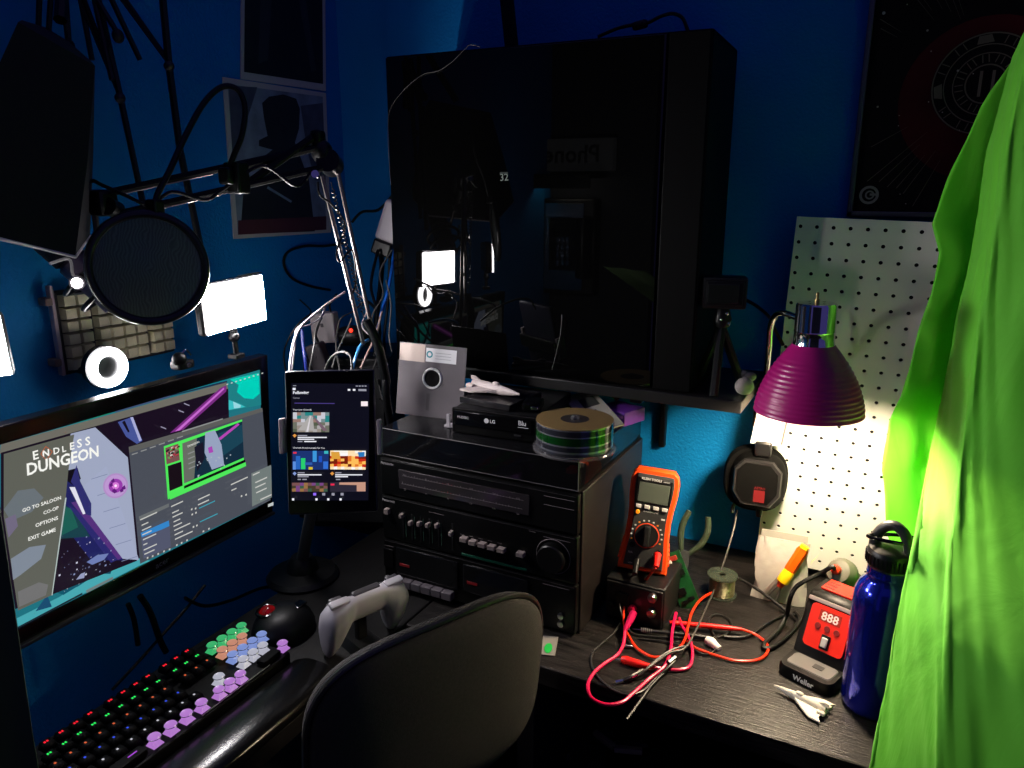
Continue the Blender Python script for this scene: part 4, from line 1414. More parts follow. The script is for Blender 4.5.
inner = [(cxh + .0165 * math.cos(2 * PI * i / n), czh + .0165 * math.sin(2 * PI * i / n)) for i in range(n)]
vs = [(x, y, z) for y in (-.001, .001) for x, z in outer] + [(x, y, z) for y in (-.001, .001) for x, z in inner]
fs = []
for i in range(n):
    j = (i + 1) % n
    fs += [(i, j, 2 * n + j, 2 * n + i), (n + i, 3 * n + i, 3 * n + j, n + j), (i, n + i, n + j, j), (2 * n + i, 2 * n + j, 3 * n + j, 3 * n + i)]
bb.raw(vs, fs)
bb.build('jacket', fl)
mb(mat('floppy_media', (9, 8, 8), .6, spec=.1)).axis([(.06, -.0003), (.06, .0003)], (cxh, 0, czh), (0, -1, 0), 40).build('magnetic_disc', fl)
mb(WHITE).torus((cxh, -.0012, czh), .0168, .0021, (0, -1, 0), 40, 6).build('hub_ring', fl)
bb = Canvas(None, None, .00008, .0012)
bb.rect(.001, FS - .032, .05, FS - .001, mat('sticker_tan', (176, 160, 150), .6))
bb.build('tape_sticker', fl, recalc=False)
bb = Canvas(None, None, .00008, .0014)
bb.rect(.052, FS - .030, .11, FS - .006, mat('sticker_white', (214, 214, 216), .5))
bb.disc((.059, FS - .017), .0062, mat('sticker_teal', (40, 130, 140), .5), False, 20, .0035)
for i in range(3):
    bb.rect(.07, FS - .014 - i * .005, .1, FS - .0132 - i * .005, mat('sticker_grey', (150, 150, 155), .5))
bb.build('paper_label', fl, recalc=False)
bb = Canvas(None, None, .00008, .0012)
bb.rect(.058, .012, .064, .042, mat('head_slot', (66, 61, 64), .4))
bb.disc((.086, FS * .47), .003, mat('head_slot', (44, 40, 42), .4), False)
bb.build('head_slot', fl, recalc=False)
t = thing('clear_clip', 'small clear plastic clip standing at the floppy lower right corner', 'clip', P(452, 427, Z=TZ) + Vector((-.004, -.004, 0)), frot)
mb(mat('clear_plastic', (190, 185, 190), .15, alpha=.5)).box((0, 0, .012), (.006, .006, .024), .001).box((0, .006, .002), (.016, .016, .004), .001).build('body', t)

bda, bdb = P(453, 432, Z=TZ), P(538, 444, Z=TZ)
bd = thing('disc_drive', 'black optical disc drive lying on the stereo dust cover', 'disc drive', (bda.x, bda.y, TZ), math.atan2((bdb - bda).y, (bdb - bda).x))
mb(mat('drive_shell', (16, 16, 17), .35)).box((.073, .088, .0212), (.145, .165, .0415), .002).build('casing', bd)
bb = mb(FACE).box((.073, .003, .0215), (.148, .006, .042), .0015)
bb.m(mat('edge_line', (48, 45, 45), .4, .3)).box((.073, -.0004, .0415), (.146, .001, .0008)).box((.0, -.0004, .021), (.0009, .001, .04))
bb.build('front_bezel', bd)
mb(GLOSS).box((.072, -.0005, .026), (.138, .002, .024), .001).build('disc_tray', bd)
mb(mat('tray_button', (40, 40, 42), .3)).box((.116, -.0006, .009), (.012, .002, .003), .0006).build('eject_button', bd)
cv = Canvas(Matrix.Translation((0, -.0015, 0)), None, .00008, .0003)
SP = mat('white_print', (205, 202, 202), .4)
cv.text('M-DISC', (.010, .026), None, SP, False, width=.02)
cv.disc((.062, .0275), .0042, SP, False)
cv.text('LG', (.0685, .0245), None, SP, False, h=.006, bold=.03)
cv.text('Blu', (.118, .027), None, SP, False, width=.013, bold=.03)
cv.rect(.117, .0235, .135, .0245, SP)
cv.build('lettering', bd, recalc=False)
# flat clear case, dark gadget and the pale toy ship on top of the drive
q = bd.location + Vector((.05, .075, .0425))
t = thing('disc_case', 'flat grey translucent disc case on top of the disc drive', 'case', q, R(-6))
mb(mat('smoky_case', (30, 28, 30), .15, alpha=.85)).box((0, 0, .005), (.1, .1, .01), .001).build('shell', t)
q2 = bd.location + Vector((.122, .05, .0425))
t = thing('black_adapter', 'small black shiny gadget on the right of the disc drive top', 'gadget', q2, R(15))
mb(GLOSS).box((0, 0, .008), (.03, .04, .016), .004).build('case', t)
mb(CHROME).box((.006, -.021, .008), (.012, .004, .006), .001).build('connector', t)


def toy_ship(name, label, loc, rot, m_, L, wing, tall, group):
    t = thing(name, label, 'toy', loc, rot, group)
    bb = mb(m_)
    prof_ = [(-.5, .05, .25), (-.46, .13, .9), (-.3, .15, 1.0), (-.05, .14, .95), (.15, .11, .8), (.35, .055, .5), (.5, .02, .16)]
    rings = []
    for x, hw_, hh_ in prof_:
        rings.append([(x * L, hw_ * L * .5 * math.cos(a), tall * (.5 + .5 * hh_ * math.sin(a))) for a in [2 * PI * i / 14 for i in range(14)]])
    bb.loft(rings)
    bb.ball((.02 * L, 0, tall * .95), .05 * L, (1.5, .8, .7), 14)
    bb.build('hull', t)
    for s in (-1, 1):
        bb = mb(m_)
        bb.loft([[(-.42 * L, s * .05 * L, tall * .3), (.1 * L, s * .05 * L, tall * .3), (.1 * L, s * .05 * L, tall * .55), (-.42 * L, s * .05 * L, tall * .55)],
                 [(-.44 * L, s * wing * .75, tall * .25), (-.16 * L, s * wing * .75, tall * .25), (-.16 * L, s * wing * .75, tall * .42), (-.44 * L, s * wing * .75, tall * .42)],
                 [(-.5 * L, s * wing, tall * .2), (-.3 * L, s * wing, tall * .2), (-.3 * L, s * wing, tall * .34), (-.5 * L, s * wing, tall * .34)]])
        bb.build('wing', t)
        mb(m_).axis([(.038 * L, 0), (.045 * L, .1 * L), (.03 * L, .14 * L)], (-.36 * L, s * wing * .4, tall * .5), (-1, 0, 0), 14).build('engine', t)
    mb(m_).prism([(-.5 * L, tall * .9), (-.28 * L, tall * .9), (-.42 * L, tall * 1.25), (-.5 * L, tall * 1.25)], -.012 * L, .012 * L).build('fin', t)
    return t


PLA = mat('white_print_plastic', (226, 216, 196), .5, bump=.2, bscale=800)
cs = P(495, 389, Y=1.075)
toy_ship('toy_spaceship', 'pale toy spaceship lying on the disc drive beside the floppy', (cs.x, cs.y, TZ + .0428 + .0105), (0, 0, R(-14)), mat('pale_resin', (176, 164, 160), .55, bump=.5, bscale=300), .108, .03, .02, 'toy spaceships')

# spindle of discs
cdp = P(575, 449, Z=TZ)
cd_ = thing('disc_spindle', 'stack of blank discs with a gold top on the stereo', 'disc stack', (cdp.x - .003, cdp.y + .004, TZ))
CR = .0595
mb(mat('spindle_clear', (120, 118, 120), .12, alpha=.3)).lathe([(CR + .004, 0), (CR + .005, .003), (CR + .004, .005), (.01, .005)], 48).build('base', cd_)
DS = mat('disc_edge_silver', (140, 140, 146), .18, .7)
for z0, z1, m_ in ((.0055, .0095, mat('disc_edge_smoke', (74, 74, 80), .15, .6)), (.0095, .0125, DS), (.0125, .0195, mat('disc_edge_dark', (58, 58, 66), .12, .6)), (.0195, .022, DS), (.022, .034, mat('disc_edge_green', (14, 62, 22), .12, .35)), (.034, .036, DS), (.036, .044, mat('disc_edge_dark', (58, 58, 66), .12, .6)), (.044, .046, DS)):
    mb(m_).lathe([(.0075, z0), (CR, z0), (CR, z1), (.0075, z1), (.0075, z0)], 56, cap=False).build('disc', cd_)
mb(mat('disc_gold', (132, 108, 68), .4, .2)).lathe([(.022, .0462), (CR, .0462), (CR, .0474), (.022, .0474)], 56, cap=False).build('top_disc', cd_)
mb(mat('disc_hub_grey', (78, 72, 70), .2, .5)).lathe([(.0075, .0462), (.022, .0462), (.022, .0475), (.0075, .0475)], 40, cap=False).build('hub_zone', cd_)
mb(mat('spindle_clear', (120, 118, 120), .12, alpha=.3)).lathe([(.0065, .004), (.0065, .050), (.004, .053), (.0005, .0535)], 20).build('post', cd_)

# papers and box behind the spindle
q = P(606, 396, Z=TZ + .02)
t = thing('folded_leaflet', 'folded pale leaflet leaning behind the disc stack', 'leaflet', (-.445, 1.16, TZ + .022), (R(14), R(8), R(-48)))
bb = mb(mat('leaflet_paper', (150, 146, 132), .6)).box((0, 0, 0), (.15, .055, .003), .001)
bb.build('paper', t)
cv = mb(mat('leaflet_ink', (40, 42, 40), .6)).box((-.03, .004, .0018), (.035, .028, .0008)).box((.012, -.002, .0018), (.02, .014, .0008)).box((.05, -.012, .0018), (.05, .002, .0008)).box((.05, -.006, .0018), (.05, .002, .0008)).box((.05, 0, .0018), (.05, .002, .0008))
cv.build('print', t)
t = thing('purple_box', 'purple box behind the disc stack under the shelf', 'box', (-.408, 1.2, TZ), R(-20))
mb(mat('purple_card', (92, 40, 140), .4, var=.3, vscale=40)).box((0, 0, .012), (.06, .055, .024), .001).build('carton', t)
mb(mat('lilac_card', (190, 130, 215), .4)).box((.016, -.0285, .016), (.02, .001, .005), 0).box((0.02, -.0285, .006), (.012, .001, .004), 0).build('printed_flash', t)
cable('red_lead', 'short red cable end under the shelf behind the leaflet', [P(x, y, Y=1.24) for x, y in ((588, 389), (598, 391), (610, 394), (618, 400))], .004, mat('dull_red', (140, 40, 30), .4))

# card under the stereo right corner
q = P(545, 646, Z=ZD)
t = thing('printed_card', 'small pale card with a green mark poking from under the stereo', 'card', (q.x, q.y, ZD + .0012), R(18))
mb(mat('card_white', (120, 114, 106), .5)).box((0, 0, 0), (.036, .05, .0016), .0004).build('card', t)
mb(mat('card_green', (20, 160, 60), .5)).loft([[(.012 * math.cos(a) * .5 + .006, .013 * math.sin(a) - .008, .0009) for a in [2 * PI * i / 16 for i in range(16)]], [(.012 * math.cos(a) * .5 + .006, .013 * math.sin(a) - .008, .0014) for a in [2 * PI * i / 16 for i in range(16)]]]).build('green_mark', t)

# ================================================================ RIGHT DESK: POWER SUPPLY AND METER
pa, pb = P(603, 620, Z=ZD), P(655, 629, Z=ZD)
ps_rot = R(6)
psx0, psx1, psY, psH = -.372, -.275, 1.052, .072
psu = thing('bench_power_supply', 'small black bench power supply under the orange multimeter', 'power supply', (psx0, psY, ZD), R(0))
PSW = psx1 - psx0
mb(BLACK).box((PSW / 2, .055, psH / 2 + .001), (PSW, .11, psH - .002), .003).build('case', psu)
mb(mat('psu_face', (13, 13, 14), .35)).box((PSW / 2, -.002, psH / 2 + .001), (PSW - .004, .005, psH - .008), .002).build('front_panel', psu)
plQ = Plane((psx0, psY - .004, ZD), (1, 0, 0), (0, 0, 1))
for x, y in ((653, 597), (652, 612)):
    u = plQ(x, y)
    mb(STEEL).axis([(.0075, 0), (.0075, .006), (.006, .009), (.001, .0095)], (u.x, -.004, u.y), (0, -1, 0), 20).build('knob', psu)
for x, y, m_ in ((633, 608, MAGENTA), (612, 604, BLACK2)):
    u = plQ(x, y)
    mb(m_).axis([(.0065, 0), (.0065, .008), (.004, .009)], (u.x, -.004, u.y), (0, -1, 0), 18).build('terminal', psu)
mb(BLACK2).box((.03, -.006, .04), (.022, .004, .026), .001).build('meter_window', psu)

mz = ZD + psH + .0005
ma, mb2 = P(622, 567, Z=mz + .004), P(665, 580, Z=mz + .004)
mc = P(643, 577, Y=1.088)
MW, MH, MD = .079, .168, .038
mt_ = (R(-14), R(5.5), R(14))
dmm = thing('digital_multimeter', 'orange and black digital multimeter leaning on the power supply', 'multimeter', (-.324, 1.085, mz + .004), mt_)
half = [(0, .50), (.05, .505), (.12, .495), (.22, .48), (.32, .455), (.5, .44), (.62, .455), (.75, .49), (.88, .5), (.95, .47), (1.0, .38)]


def outline(s, inset=0):
    pts = [(w_ * MW - inset, max(inset, min(MH - inset, z * MH))) for z, w_ in half]
    return [(x, z) for x, z in pts] + [(-x, z) for x, z in pts[::-1]]


bb = mb(ORANGE)
o = outline(1)
oi = outline(1, .003)
bb.loft([[(x, MD, z) for x, z in oi], [(x, MD - .004, z) for x, z in o], [(x, .004, z) for x, z in o], [(x, 0, z) for x, z in oi]])
for s in (-1, 1):
    for i in range(5):
        bb.box((s * MW * (.505 - .012 * i), MD * .45, MH * (.1 + .045 * i)), (.004, .024, .0035), .001)
bb.build('holster', dmm)
FC = mat('meter_face', (46, 46, 46), .4)
inn = outline(1, .0085)
mb(FC).loft([[(x, .001, z) for x, z in inn], [(x, -.0025, z) for x, z in inn], [(x * .97, -.0035, z * .985 + .001) for x, z in inn]]).build('face', dmm)
mb(BLACK2).box((0, -.0035, MH * .79), (MW * .72, .003, MH * .25), .002).m(mat('lcd_grey', (72, 78, 70), .3)).box((0, -.0048, MH * .775), (MW * .62, .0015, MH * .19), .001).build('display', dmm)
cv = Canvas(Matrix.Translation((0, -.0052, 0)), None, .0001, .0002)
cv.text('KLEIN TOOLS', (-.022, MH * .893), None, WT_ if False else mat('white_print', (205, 202, 202), .4), False, width=.032, bold=.03)
cv.text('MM400', (.013, MH * .893), None, mat('white_print', (205, 202, 202), .4), False, width=.01)
SPM = mat('white_print', (205, 202, 202), .4)
cv.build('maker_name', dmm, recalc=False)
cv = Canvas(Matrix.Translation((0, -.0037, 0)), None, .0001, .0002)
cv.text('AUTO-RANGING', (-.012, MH * .585), None, SPM, False, width=.024)
for i in range(13):
    a = R(200 - i * 18.5)
    cv.rect(-.001 + .0245 * math.cos(a) - .0014, MH * .36 + .0245 * math.sin(a) - .001, -.001 + .0245 * math.cos(a) + .0014, MH * .36 + .0245 * math.sin(a) + .0014, SPM if i % 4 else mat('orange_print', (240, 140, 30), .4))
cv.text('10A', (-.026, MH * .17), None, SPM, False, width=.007)
cv.text('COM', (-.024, MH * .07), None, SPM, False, width=.007)
cv.text('VΩ', (.013, MH * .17), None, SPM, False, width=.009)
cv.rect(.018, MH * .535, .024, MH * .55, SPM)
cv.build('lettering', dmm, recalc=False)
for i in range(4):
    mb(LGREY).box((-.021 + i * .014, -.0045, MH * .635), (.009, .003, .006), .001).build('push_button', dmm)
mb(mat('amber_button', (245, 150, 30), .35)).axis([(.0037, 0), (.003, .0025)], (-.021, -.0035, MH * .575), (0, -1, 0), 18).build('select_button', dmm)
mb(mat('dial_orange', (225, 70, 30), .4)).torus((-.001, -.0037, MH * .36), .0195, .0009, (0, -1, 0), 44, 6).build('dial_ring', dmm)
mb(mat('dial_black', (22, 22, 22), .4)).axis([(.0188, 0), (.0185, .002)], (-.001, -.0035, MH * .36), (0, -1, 0), 40).box((-.001, -.011, MH * .36), (.011, .012, .034), .003).build('rotary_dial', dmm)
for x, z in ((-.021, .045), (-.01, .02), (.021, .038)):
    mb(BLACK2).axis([(.0048, 0), (.0048, .0015), (.003, .0016)], (x, -.0035, z * MH / .158 * .9), (0, -1, 0), 18).build('jack', dmm)
DM = Matrix.Translation(dmm.location) @ Euler(mt_).to_matrix().to_4x4()
jackR = DM @ Vector((.021, -.006, .034))
jackB = DM @ Vector((-.010, -.006, .018))

# ---------------------------------------------------------------- leads
dz = lambda x, y, z=.0035: P(x, y, Z=ZD + z)


def seven(x, y):
    return (560 + x / 3.69, 560 + y / 3.69)


def lead(name, label, head, pts, r, m_, z=.0035, cat='cable', tail=None, n=8):
    p_ = list(head)
    for i, q in enumerate(pts):
        zz = z if not isinstance(z, (list, tuple)) else z[i]
        p_.append(dz(*seven(*q), zz))
    return cable(name, label, p_ + list(tail or []), r, m_, cat, None, n)


plug = jackR + (DM.to_3x3() @ Vector((0, -1, -.55))).normalized() * .03
rl = thing('red_meter_lead', 'orange-red test lead plugged into the multimeter', 'cable', jackR)
mb(RED).tube([Vector((0, 0, 0)), plug - jackR], .0055, 10, False, radii=[.0062, .0042]).build('plug', rl)
pts = [plug - jackR] + [dz(*seven(*q), z_) - jackR for q, z_ in (((300, 92), .06), ((262, 125), .045), ((237, 175), .03), ((238, 245), .012), ((262, 295), .006), ((290, 330), .005), ((345, 358), .005), ((405, 345), .005), ((455, 305), .012), ((474, 240), .016), ((486, 195), .016), ((520, 145), .014), ((570, 115), .01))]
mb(mat('orange_red_cable', (235, 50, 16), .32)).tube(pts, .0021, 8).build('wire', rl)
plb = jackB + (DM.to_3x3() @ Vector((0, -1, -.6))).normalized() * .03
bl = thing('black_meter_lead', 'thin grey-black test lead hanging from the multimeter', 'cable', jackB)
mb(BLACK2).tube([Vector((0, 0, 0)), plb - jackB], .0055, 10, False, radii=[.006, .0042]).build('plug', bl)
pts = [plb - jackB] + [dz(*seven(*q), z_) - jackB for q, z_ in (((250, 72), .06), ((226, 112), .045), ((222, 180), .03), ((240, 232), .012), ((262, 265), .004), ((300, 278), .003), ((420, 286), .0035), ((530, 288), .003), ((600, 280), .003), ((634, 250), .004), ((620, 215), .004), ((575, 200), .004), ((548, 222), .004), ((560, 260), .004), ((580, 300), .003), ((570, 335), .003), ((530, 348), .003), ((480, 325), .0035), ((380, 300), .003), ((290, 290), .002))]
mb(mat('grey_black_cable', (30, 29, 28), .4)).tube(pts, .0016, 8).build('wire', bl)

mg = thing('magenta_lead', 'magenta banana lead looping over the desk edge from the power supply', 'cable', dz(*seven(270, 195), .03))
o = mg.location
mb(mat('magenta_plug', (220, 25, 90), .35)).tube([dz(*seven(274, 190), .034) - o, dz(*seven(262, 215), .026) - o, dz(*seven(240, 258), .014) - o], .005, 10, True, radii=[.0058, .006, .0036]).build('plug', mg)
pts = [dz(*seven(*q), z_) - o for q, z_ in (((240, 258), .014), ((234, 310), .007), ((212, 350), .0045), ((165, 382), .004), ((124, 418), .004), ((103, 462), .004), ((116, 508), .004), ((168, 533), .004), ((228, 525), .004), ((272, 490), .004), ((330, 438), .004), ((385, 392), .009), ((408, 335), .012), ((414, 262), .012), ((428, 195), .012))]
mb(MAGENTA).tube(pts, .0026, 8).build('wire', mg)
ac = thing('red_alligator_lead', 'red alligator clip on a magenta wire lying at the desk edge', 'cable', dz(*seven(285, 380), .0065))
o = ac.location
mb(RED).tube([dz(*seven(226, 366), .0065) - o, dz(*seven(245, 370), .0065) - o, dz(*seven(290, 384), .0065) - o, dz(*seven(348, 396), .0065) - o], .006, 10, True, radii=[.0042, .0064, .006, .003]).build('boot', ac)
mb(STEEL).tube([dz(*seven(204, 366), .005) - o, dz(*seven(228, 368), .006) - o], .0015, 6, False, radii=[.001, .0022]).build('jaw', ac)
pts = [dz(*seven(*q), z_) - o for q, z_ in (((346, 395), .0065), ((390, 402), .004), ((440, 405), .004), ((475, 395), .004), ((488, 362), .004), ((486, 318), .008), ((470, 275), .011), ((448, 240), .012), ((440, 215), .012))]
mb(MAGENTA).tube(pts, .0024, 8).build('wire', ac)
rp = thing('red_test_probe', 'red test probe with a loop of orange cable on the desk', 'test probe', dz(*seven(540, 240), .01))
o = rp.location
mb(RED).tube([dz(*seven(*q), .01) - o for q in ((404, 231), (425, 233), (450, 235), (540, 243), (610, 250), (672, 256))], .0042, 10, True, radii=[.003, .0046, .004, .0045, .0044, .0028]).torus(dz(*seven(446, 235), .01) - o, .0046, .0016, (dz(*seven(540, 243), .01) - dz(*seven(404, 231), .01)), 20, 6).build('handle', rp)
mb(CHROME).tube([dz(*seven(364, 225), .009) - o, dz(*seven(404, 231), .01) - o], .001, 6, False, radii=[.0005, .0014]).build('tip', rp)
pts = [dz(*seven(*q), z_) - o for q, z_ in (((670, 256), .01), ((715, 272), .006), ((755, 300), .004), ((768, 330), .004), ((750, 358), .004), ((710, 372), .004), ((650, 372), .004), ((600, 360), .004), ((545, 342), .004), ((500, 325), .005), ((470, 300), .006))]
mb(mat('orange_red_cable', (235, 50, 16), .32)).tube(pts, .0022, 8).build('wire', rp)
bp = thing('black_test_probe', 'thin black test probe with a ribbed collar on the desk', 'test probe', dz(*seven(400, 268), .009))
o = bp.location
q0, q1 = dz(*seven(300, 258), .007) - o, dz(*seven(345, 263), .007) - o
mb(mat('probe_black', (26, 25, 25), .35)).tube([q0, q1, dz(*seven(430, 272), .008) - o, dz(*seven(520, 282), .007) - o, dz(*seven(560, 288), .005) - o], .0026, 10, True, radii=[.003, .003, .003, .0026, .0016]).build('handle', bp)
bb = mb(GREY)
for i in range(6):
    bb.torus(q0.lerp(q1, i / 6), .0032, .0007, q1 - q0, 16, 5)
bb.build('ribbed_collar', bp)
mb(STEEL).tube([dz(*seven(268, 254), .006) - o, q0], .001, 6, False).build('tip', bp)
cb = thing('black_alligator_lead', 'black wire loop ending in bare metal alligator clips', 'cable', dz(*seven(300, 400), .004))
o = cb.location
pts = [dz(*seven(*q), z_) - o for q, z_ in (((222, 232), .006), ((196, 272), .003), ((150, 312), .0025), ((120, 345), .0025), ((118, 390), .0025), ((145, 435), .0025), ((190, 475), .0025), ((250, 497), .0025), ((305, 483), .0025), ((350, 440), .003), ((400, 395), .012), ((425, 372), .014))]
mb(mat('grey_black_cable', (30, 29, 28), .4)).tube(pts, .0017, 8).build('wire', cb)
mb(mat('clip_black', (30, 28, 28), .3)).tube([dz(*seven(232, 445), .004) - o, dz(*seven(262, 432), .006) - o, dz(*seven(305, 405), .007) - o], .004, 8, True, radii=[.002, .0045, .003]).build('clip_boot', cb)
mb(mat('clip_black', (30, 28, 28), .3)).tube([dz(*seven(400, 380), .012) - o, dz(*seven(425, 360), .014) - o], .004, 8, False).build('clip_boot', cb)
mb(CHROME).tube([dz(*seven(204, 451), .0035) - o, dz(*seven(232, 444), .004) - o], .002, 6, False, radii=[.0032, .0024]).build('jaw', cb)
mb(CHROME).tube([dz(*seven(265, 432), .009) - o, dz(*seven(325, 400), .0085) - o], .0014, 6, False).build('spring_arm', cb)
cable('thin_grey_wire', 'thin grey wire crossing from the clips up to the headset cord', [dz(*seven(*q), z_) for q, z_ in (((320, 400), .01), ((380, 350), .012), ((430, 325), .014), ((470, 318), .012))], .0016, GREYC)
cable('black_strap', 'black cable tie end pointing over the desk front edge', [dz(*seven(*q), z_) for q, z_ in (((400, 400), .006), ((340, 460), .004), ((300, 515), .002), ((245, 590), -.001))], .0024, CABLE, 'cable tie')
q = dz(713, 647, 0)
t = thing('white_earplug', 'small bright white cap lying among the leads on the desk', 'cap', q, R(-25))
mb(mat('bright_white', (240, 236, 226), .5)).tube([(-.012, 0, .006), (-.004, 0, .0065), (.004, 0, .005), (.013, -.001, .004)], .006, 12, True, radii=[.006, .0075, .0055, .0045]).build('body', t)
q = dz(*seven(252, 325), 0)
t = thing('metal_plug', 'tiny metal plug lying left of the orange lead', 'plug', q, R(20))
mb(STEEL).tube([(-.006, 0, .003), (.001, 0, .003), (.006, 0, .003)], .003, 10, False, radii=[.003, .003, .0018]).build('body', t)
# headset cord
hc = [P(737, 510, Y=1.298), P(734, 528, Y=1.27), P(727, 552, Y=1.24), P(716, 585, Y=1.20), dz(*seven(540, 175), .02), dz(*seven(500, 262), .018), dz(*seven(460, 325), .017), dz(*seven(400, 345), .016), dz(*seven(330, 395), .015), dz(*seven(290, 425), .008)]
cable('headset_cord', 'thin grey cord falling from the headset to the desk', hc, .0017, mat('cord_grey', (62, 58, 54), .45))

# circuit board, cutters, solder
q = P(690, 582, Y=1.16)
t = thing('circuit_board', 'green circuit board leaning beside the multimeter', 'circuit board', (-.252, 1.14, ZD + .002), (R(-18), R(-24), R(22)))
PCB = mat('green_circuit_board', (12, 62, 28), .35, var=.4, vscale=90)
mb(PCB).box((0, 0, .048), (.034, .002, .096), .0006).build('board', t)
bb = mb(BLACK2)
for x, z, sx, sz in ((-.004, .03, .012, .012), (.008, .06, .008, .01), (-.006, .012, .008, .006), (.006, .015, .01, .005)):
    bb.box((x, -.0025, z), (sx, .003, sz), .0005)
bb.build('chips', t)
mb(LGREY).box((-.008, -.004, .075), (.012, .007, .02), .001).build('connector', t)
mb(mat('dull_red', (140, 40, 30), .4)).box((.002, -.003, .086), (.014, .004, .008), .001).build('red_socket', t)
t = thing('wire_cutters', 'pliers with pale green handles propped behind the circuit board', 'pliers', (-.30, 1.225, ZD), (R(-16), R(12), R(8)))
HG = mat('pale_green_grip', (46, 56, 40), .5)
for s, bow in ((-1, .014), (1, .02)):
    mb(HG).tube([(s * .006, 0, .05), (s * bow * 1.1, 0, .075), (s * bow * 1.3, 0, .1), (s * bow, 0, .125)], .0055, 10, True, radii=[.004, .006, .006, .005]).build('handle', t)
mb(DGREY).prism([(-.008, .0), (.008, 0), (.012, .03), (.007, .055), (-.007, .055), (-.012, .03)], -.004, .004).build('jaws', t)
q = P(720, 597, Z=ZD)
t = thing('solder_spool', 'clear plastic spool wound with solder wire on the desk', 'spool', (q.x, q.y + .008, ZD))
CLR = mat('spool_plastic', (70, 78, 66), .2, alpha=.5)
for z in (.0, .037):
    mb(CLR).lathe([(.006, z), (.0255, z), (.0255, z + .003), (.006, z + .003), (.006, z)], 32, cap=False).build('flange', t)
pr = [(.006, .004)]
for i in range(13):
    z = .004 + i * .0025
    pr += [(.0205, z), (.0218, z + .00125)]
pr.append((.006, .0365))
mb(mat('solder_wire', (104, 98, 72), .35, .6)).lathe(pr, 32, cap=False).build('winding', t)

# ================================================================ PEGBOARD
PGY = 1.345
pg = thing('pegboard', 'white perforated pegboard hung on the blue wall behind the lamp', 'pegboard', (.06, PGY, 1.085), (0, R(-1.6) * -1, 0))
PGM = Matrix.Translation((.06, PGY, 1.085)) @ Matrix.Rotation(R(1.6), 4, 'Y')
plG = Plane(PGM @ Vector((0, 0, 0)), PGM.to_3x3() @ Vector((1, 0, 0)), PGM.to_3x3() @ Vector((0, 0, 1)))
g0 = plG(797, 216.5)
gz0 = plG(830, 573).y
gx0, gx1, gz1 = g0.x, .36, g0.y
hole0 = plG(660 + 385 / 2.742, 180 + 127 / 2.742)
hs = .0254
PEG = mat('pegboard_white', (222, 220, 212), .5)
bb = mb(PEG)
nx = int((gx1 - gx0) / hs)
nz = int((gz1 - gz0) / hs)
K = 12
hr = .0032
x_start, z_start = hole0.x, hole0.y
# each cell is a square with a real round hole through it
cells = {}


def cell(xc, zc, xa, xb, za, zb):
    out, inn_ = [], []
    for i in range(K):
        a = 2 * PI * (i + .5) / K
        inn_.append((xc + hr * math.cos(a), zc + hr * math.sin(a)))
        c_, s_ = math.cos(a), math.sin(a)
        tx = ((xb - xc) if c_ > 0 else (xa - xc)) / c_ if abs(c_) > 1e-6 else 9
        tz = ((zb - zc) if s_ > 0 else (za - zc)) / s_ if abs(s_) > 1e-6 else 9
        if tx < tz:
            out.append((xb if c_ > 0 else xa, zc + s_ * tx))
        else:
            out.append((xc + c_ * tz, zb if s_ > 0 else za))
    vs = [(x, 0, z) for x, z in out] + [(x, 0, z) for x, z in inn_] + [(x, .004, z) for x, z in inn_]
    fs = []
    for i in range(K):
        j = (i + 1) % K
        fs += [(i, K + i, K + j, j), (K + i, 2 * K + i, 2 * K + j, K + j)]
    cor = [(xb, 0, zb), (xa, 0, zb), (xa, 0, za), (xb, 0, za)]
    b0 = len(vs)
    vs += cor
    # corner triangles between neighbouring rim points
    for i in range(K):
        j = (i + 1) % K
        (x1_, z1_), (x2_, z2_) = out[i], out[j]
        if abs(x1_ - x2_) > 1e-7 and abs(z1_ - z2_) > 1e-7:
            for k_, (cx_, _, cz_) in enumerate(cor):
                if (abs(cx_ - x1_) < 1e-7 or abs(cz_ - z1_) < 1e-7) and (abs(cx_ - x2_) < 1e-7 or abs(cz_ - z2_) < 1e-7):
                    fs.append((i, j, b0 + k_))
                    break
    bb.raw(vs, fs)


xsn = [x_start + i * hs for i in range(nx + 1) if x_start + i * hs < gx1 - .006]
zsn = [z_start - i * hs for i in range(nz + 1) if z_start - i * hs > gz0 + .006]
for i, x in enumerate(xsn):
    for j, z in enumerate(zsn):
        cell(x, z, gx0 if i == 0 else x - hs / 2, gx1 if i == len(xsn) - 1 else x + hs / 2, gz0 if j == len(zsn) - 1 else z - hs / 2, gz1 if j == 0 else z + hs / 2)
bb.raw([(gx0, 0, gz0), (gx1, 0, gz0), (gx1, 0, gz1), (gx0, 0, gz1), (gx0, .005, gz0), (gx1, .005, gz0), (gx1, .005, gz1), (gx0, .005, gz1)], [(0, 1, 5, 4), (1, 2, 6, 5), (2, 3, 7, 6), (3, 0, 4, 7)])
bb.build('panel', pg, ang=30, recalc=False)
mb(mat('dark_backing', (12, 12, 13), .9)).box(((gx0 + gx1) / 2, .0075, (gz0 + gz1) / 2), (gx1 - gx0 - .004, .004, gz1 - gz0 - .004)).build('backing', pg)
for z in (gz0 + .1, gz1 - .1):
    mb(mat('batten', (120, 100, 80), .7)).box(((gx0 + gx1) / 2, .031, z), (gx1 - gx0 - .1, .042, .03)).build('spacer', pg)

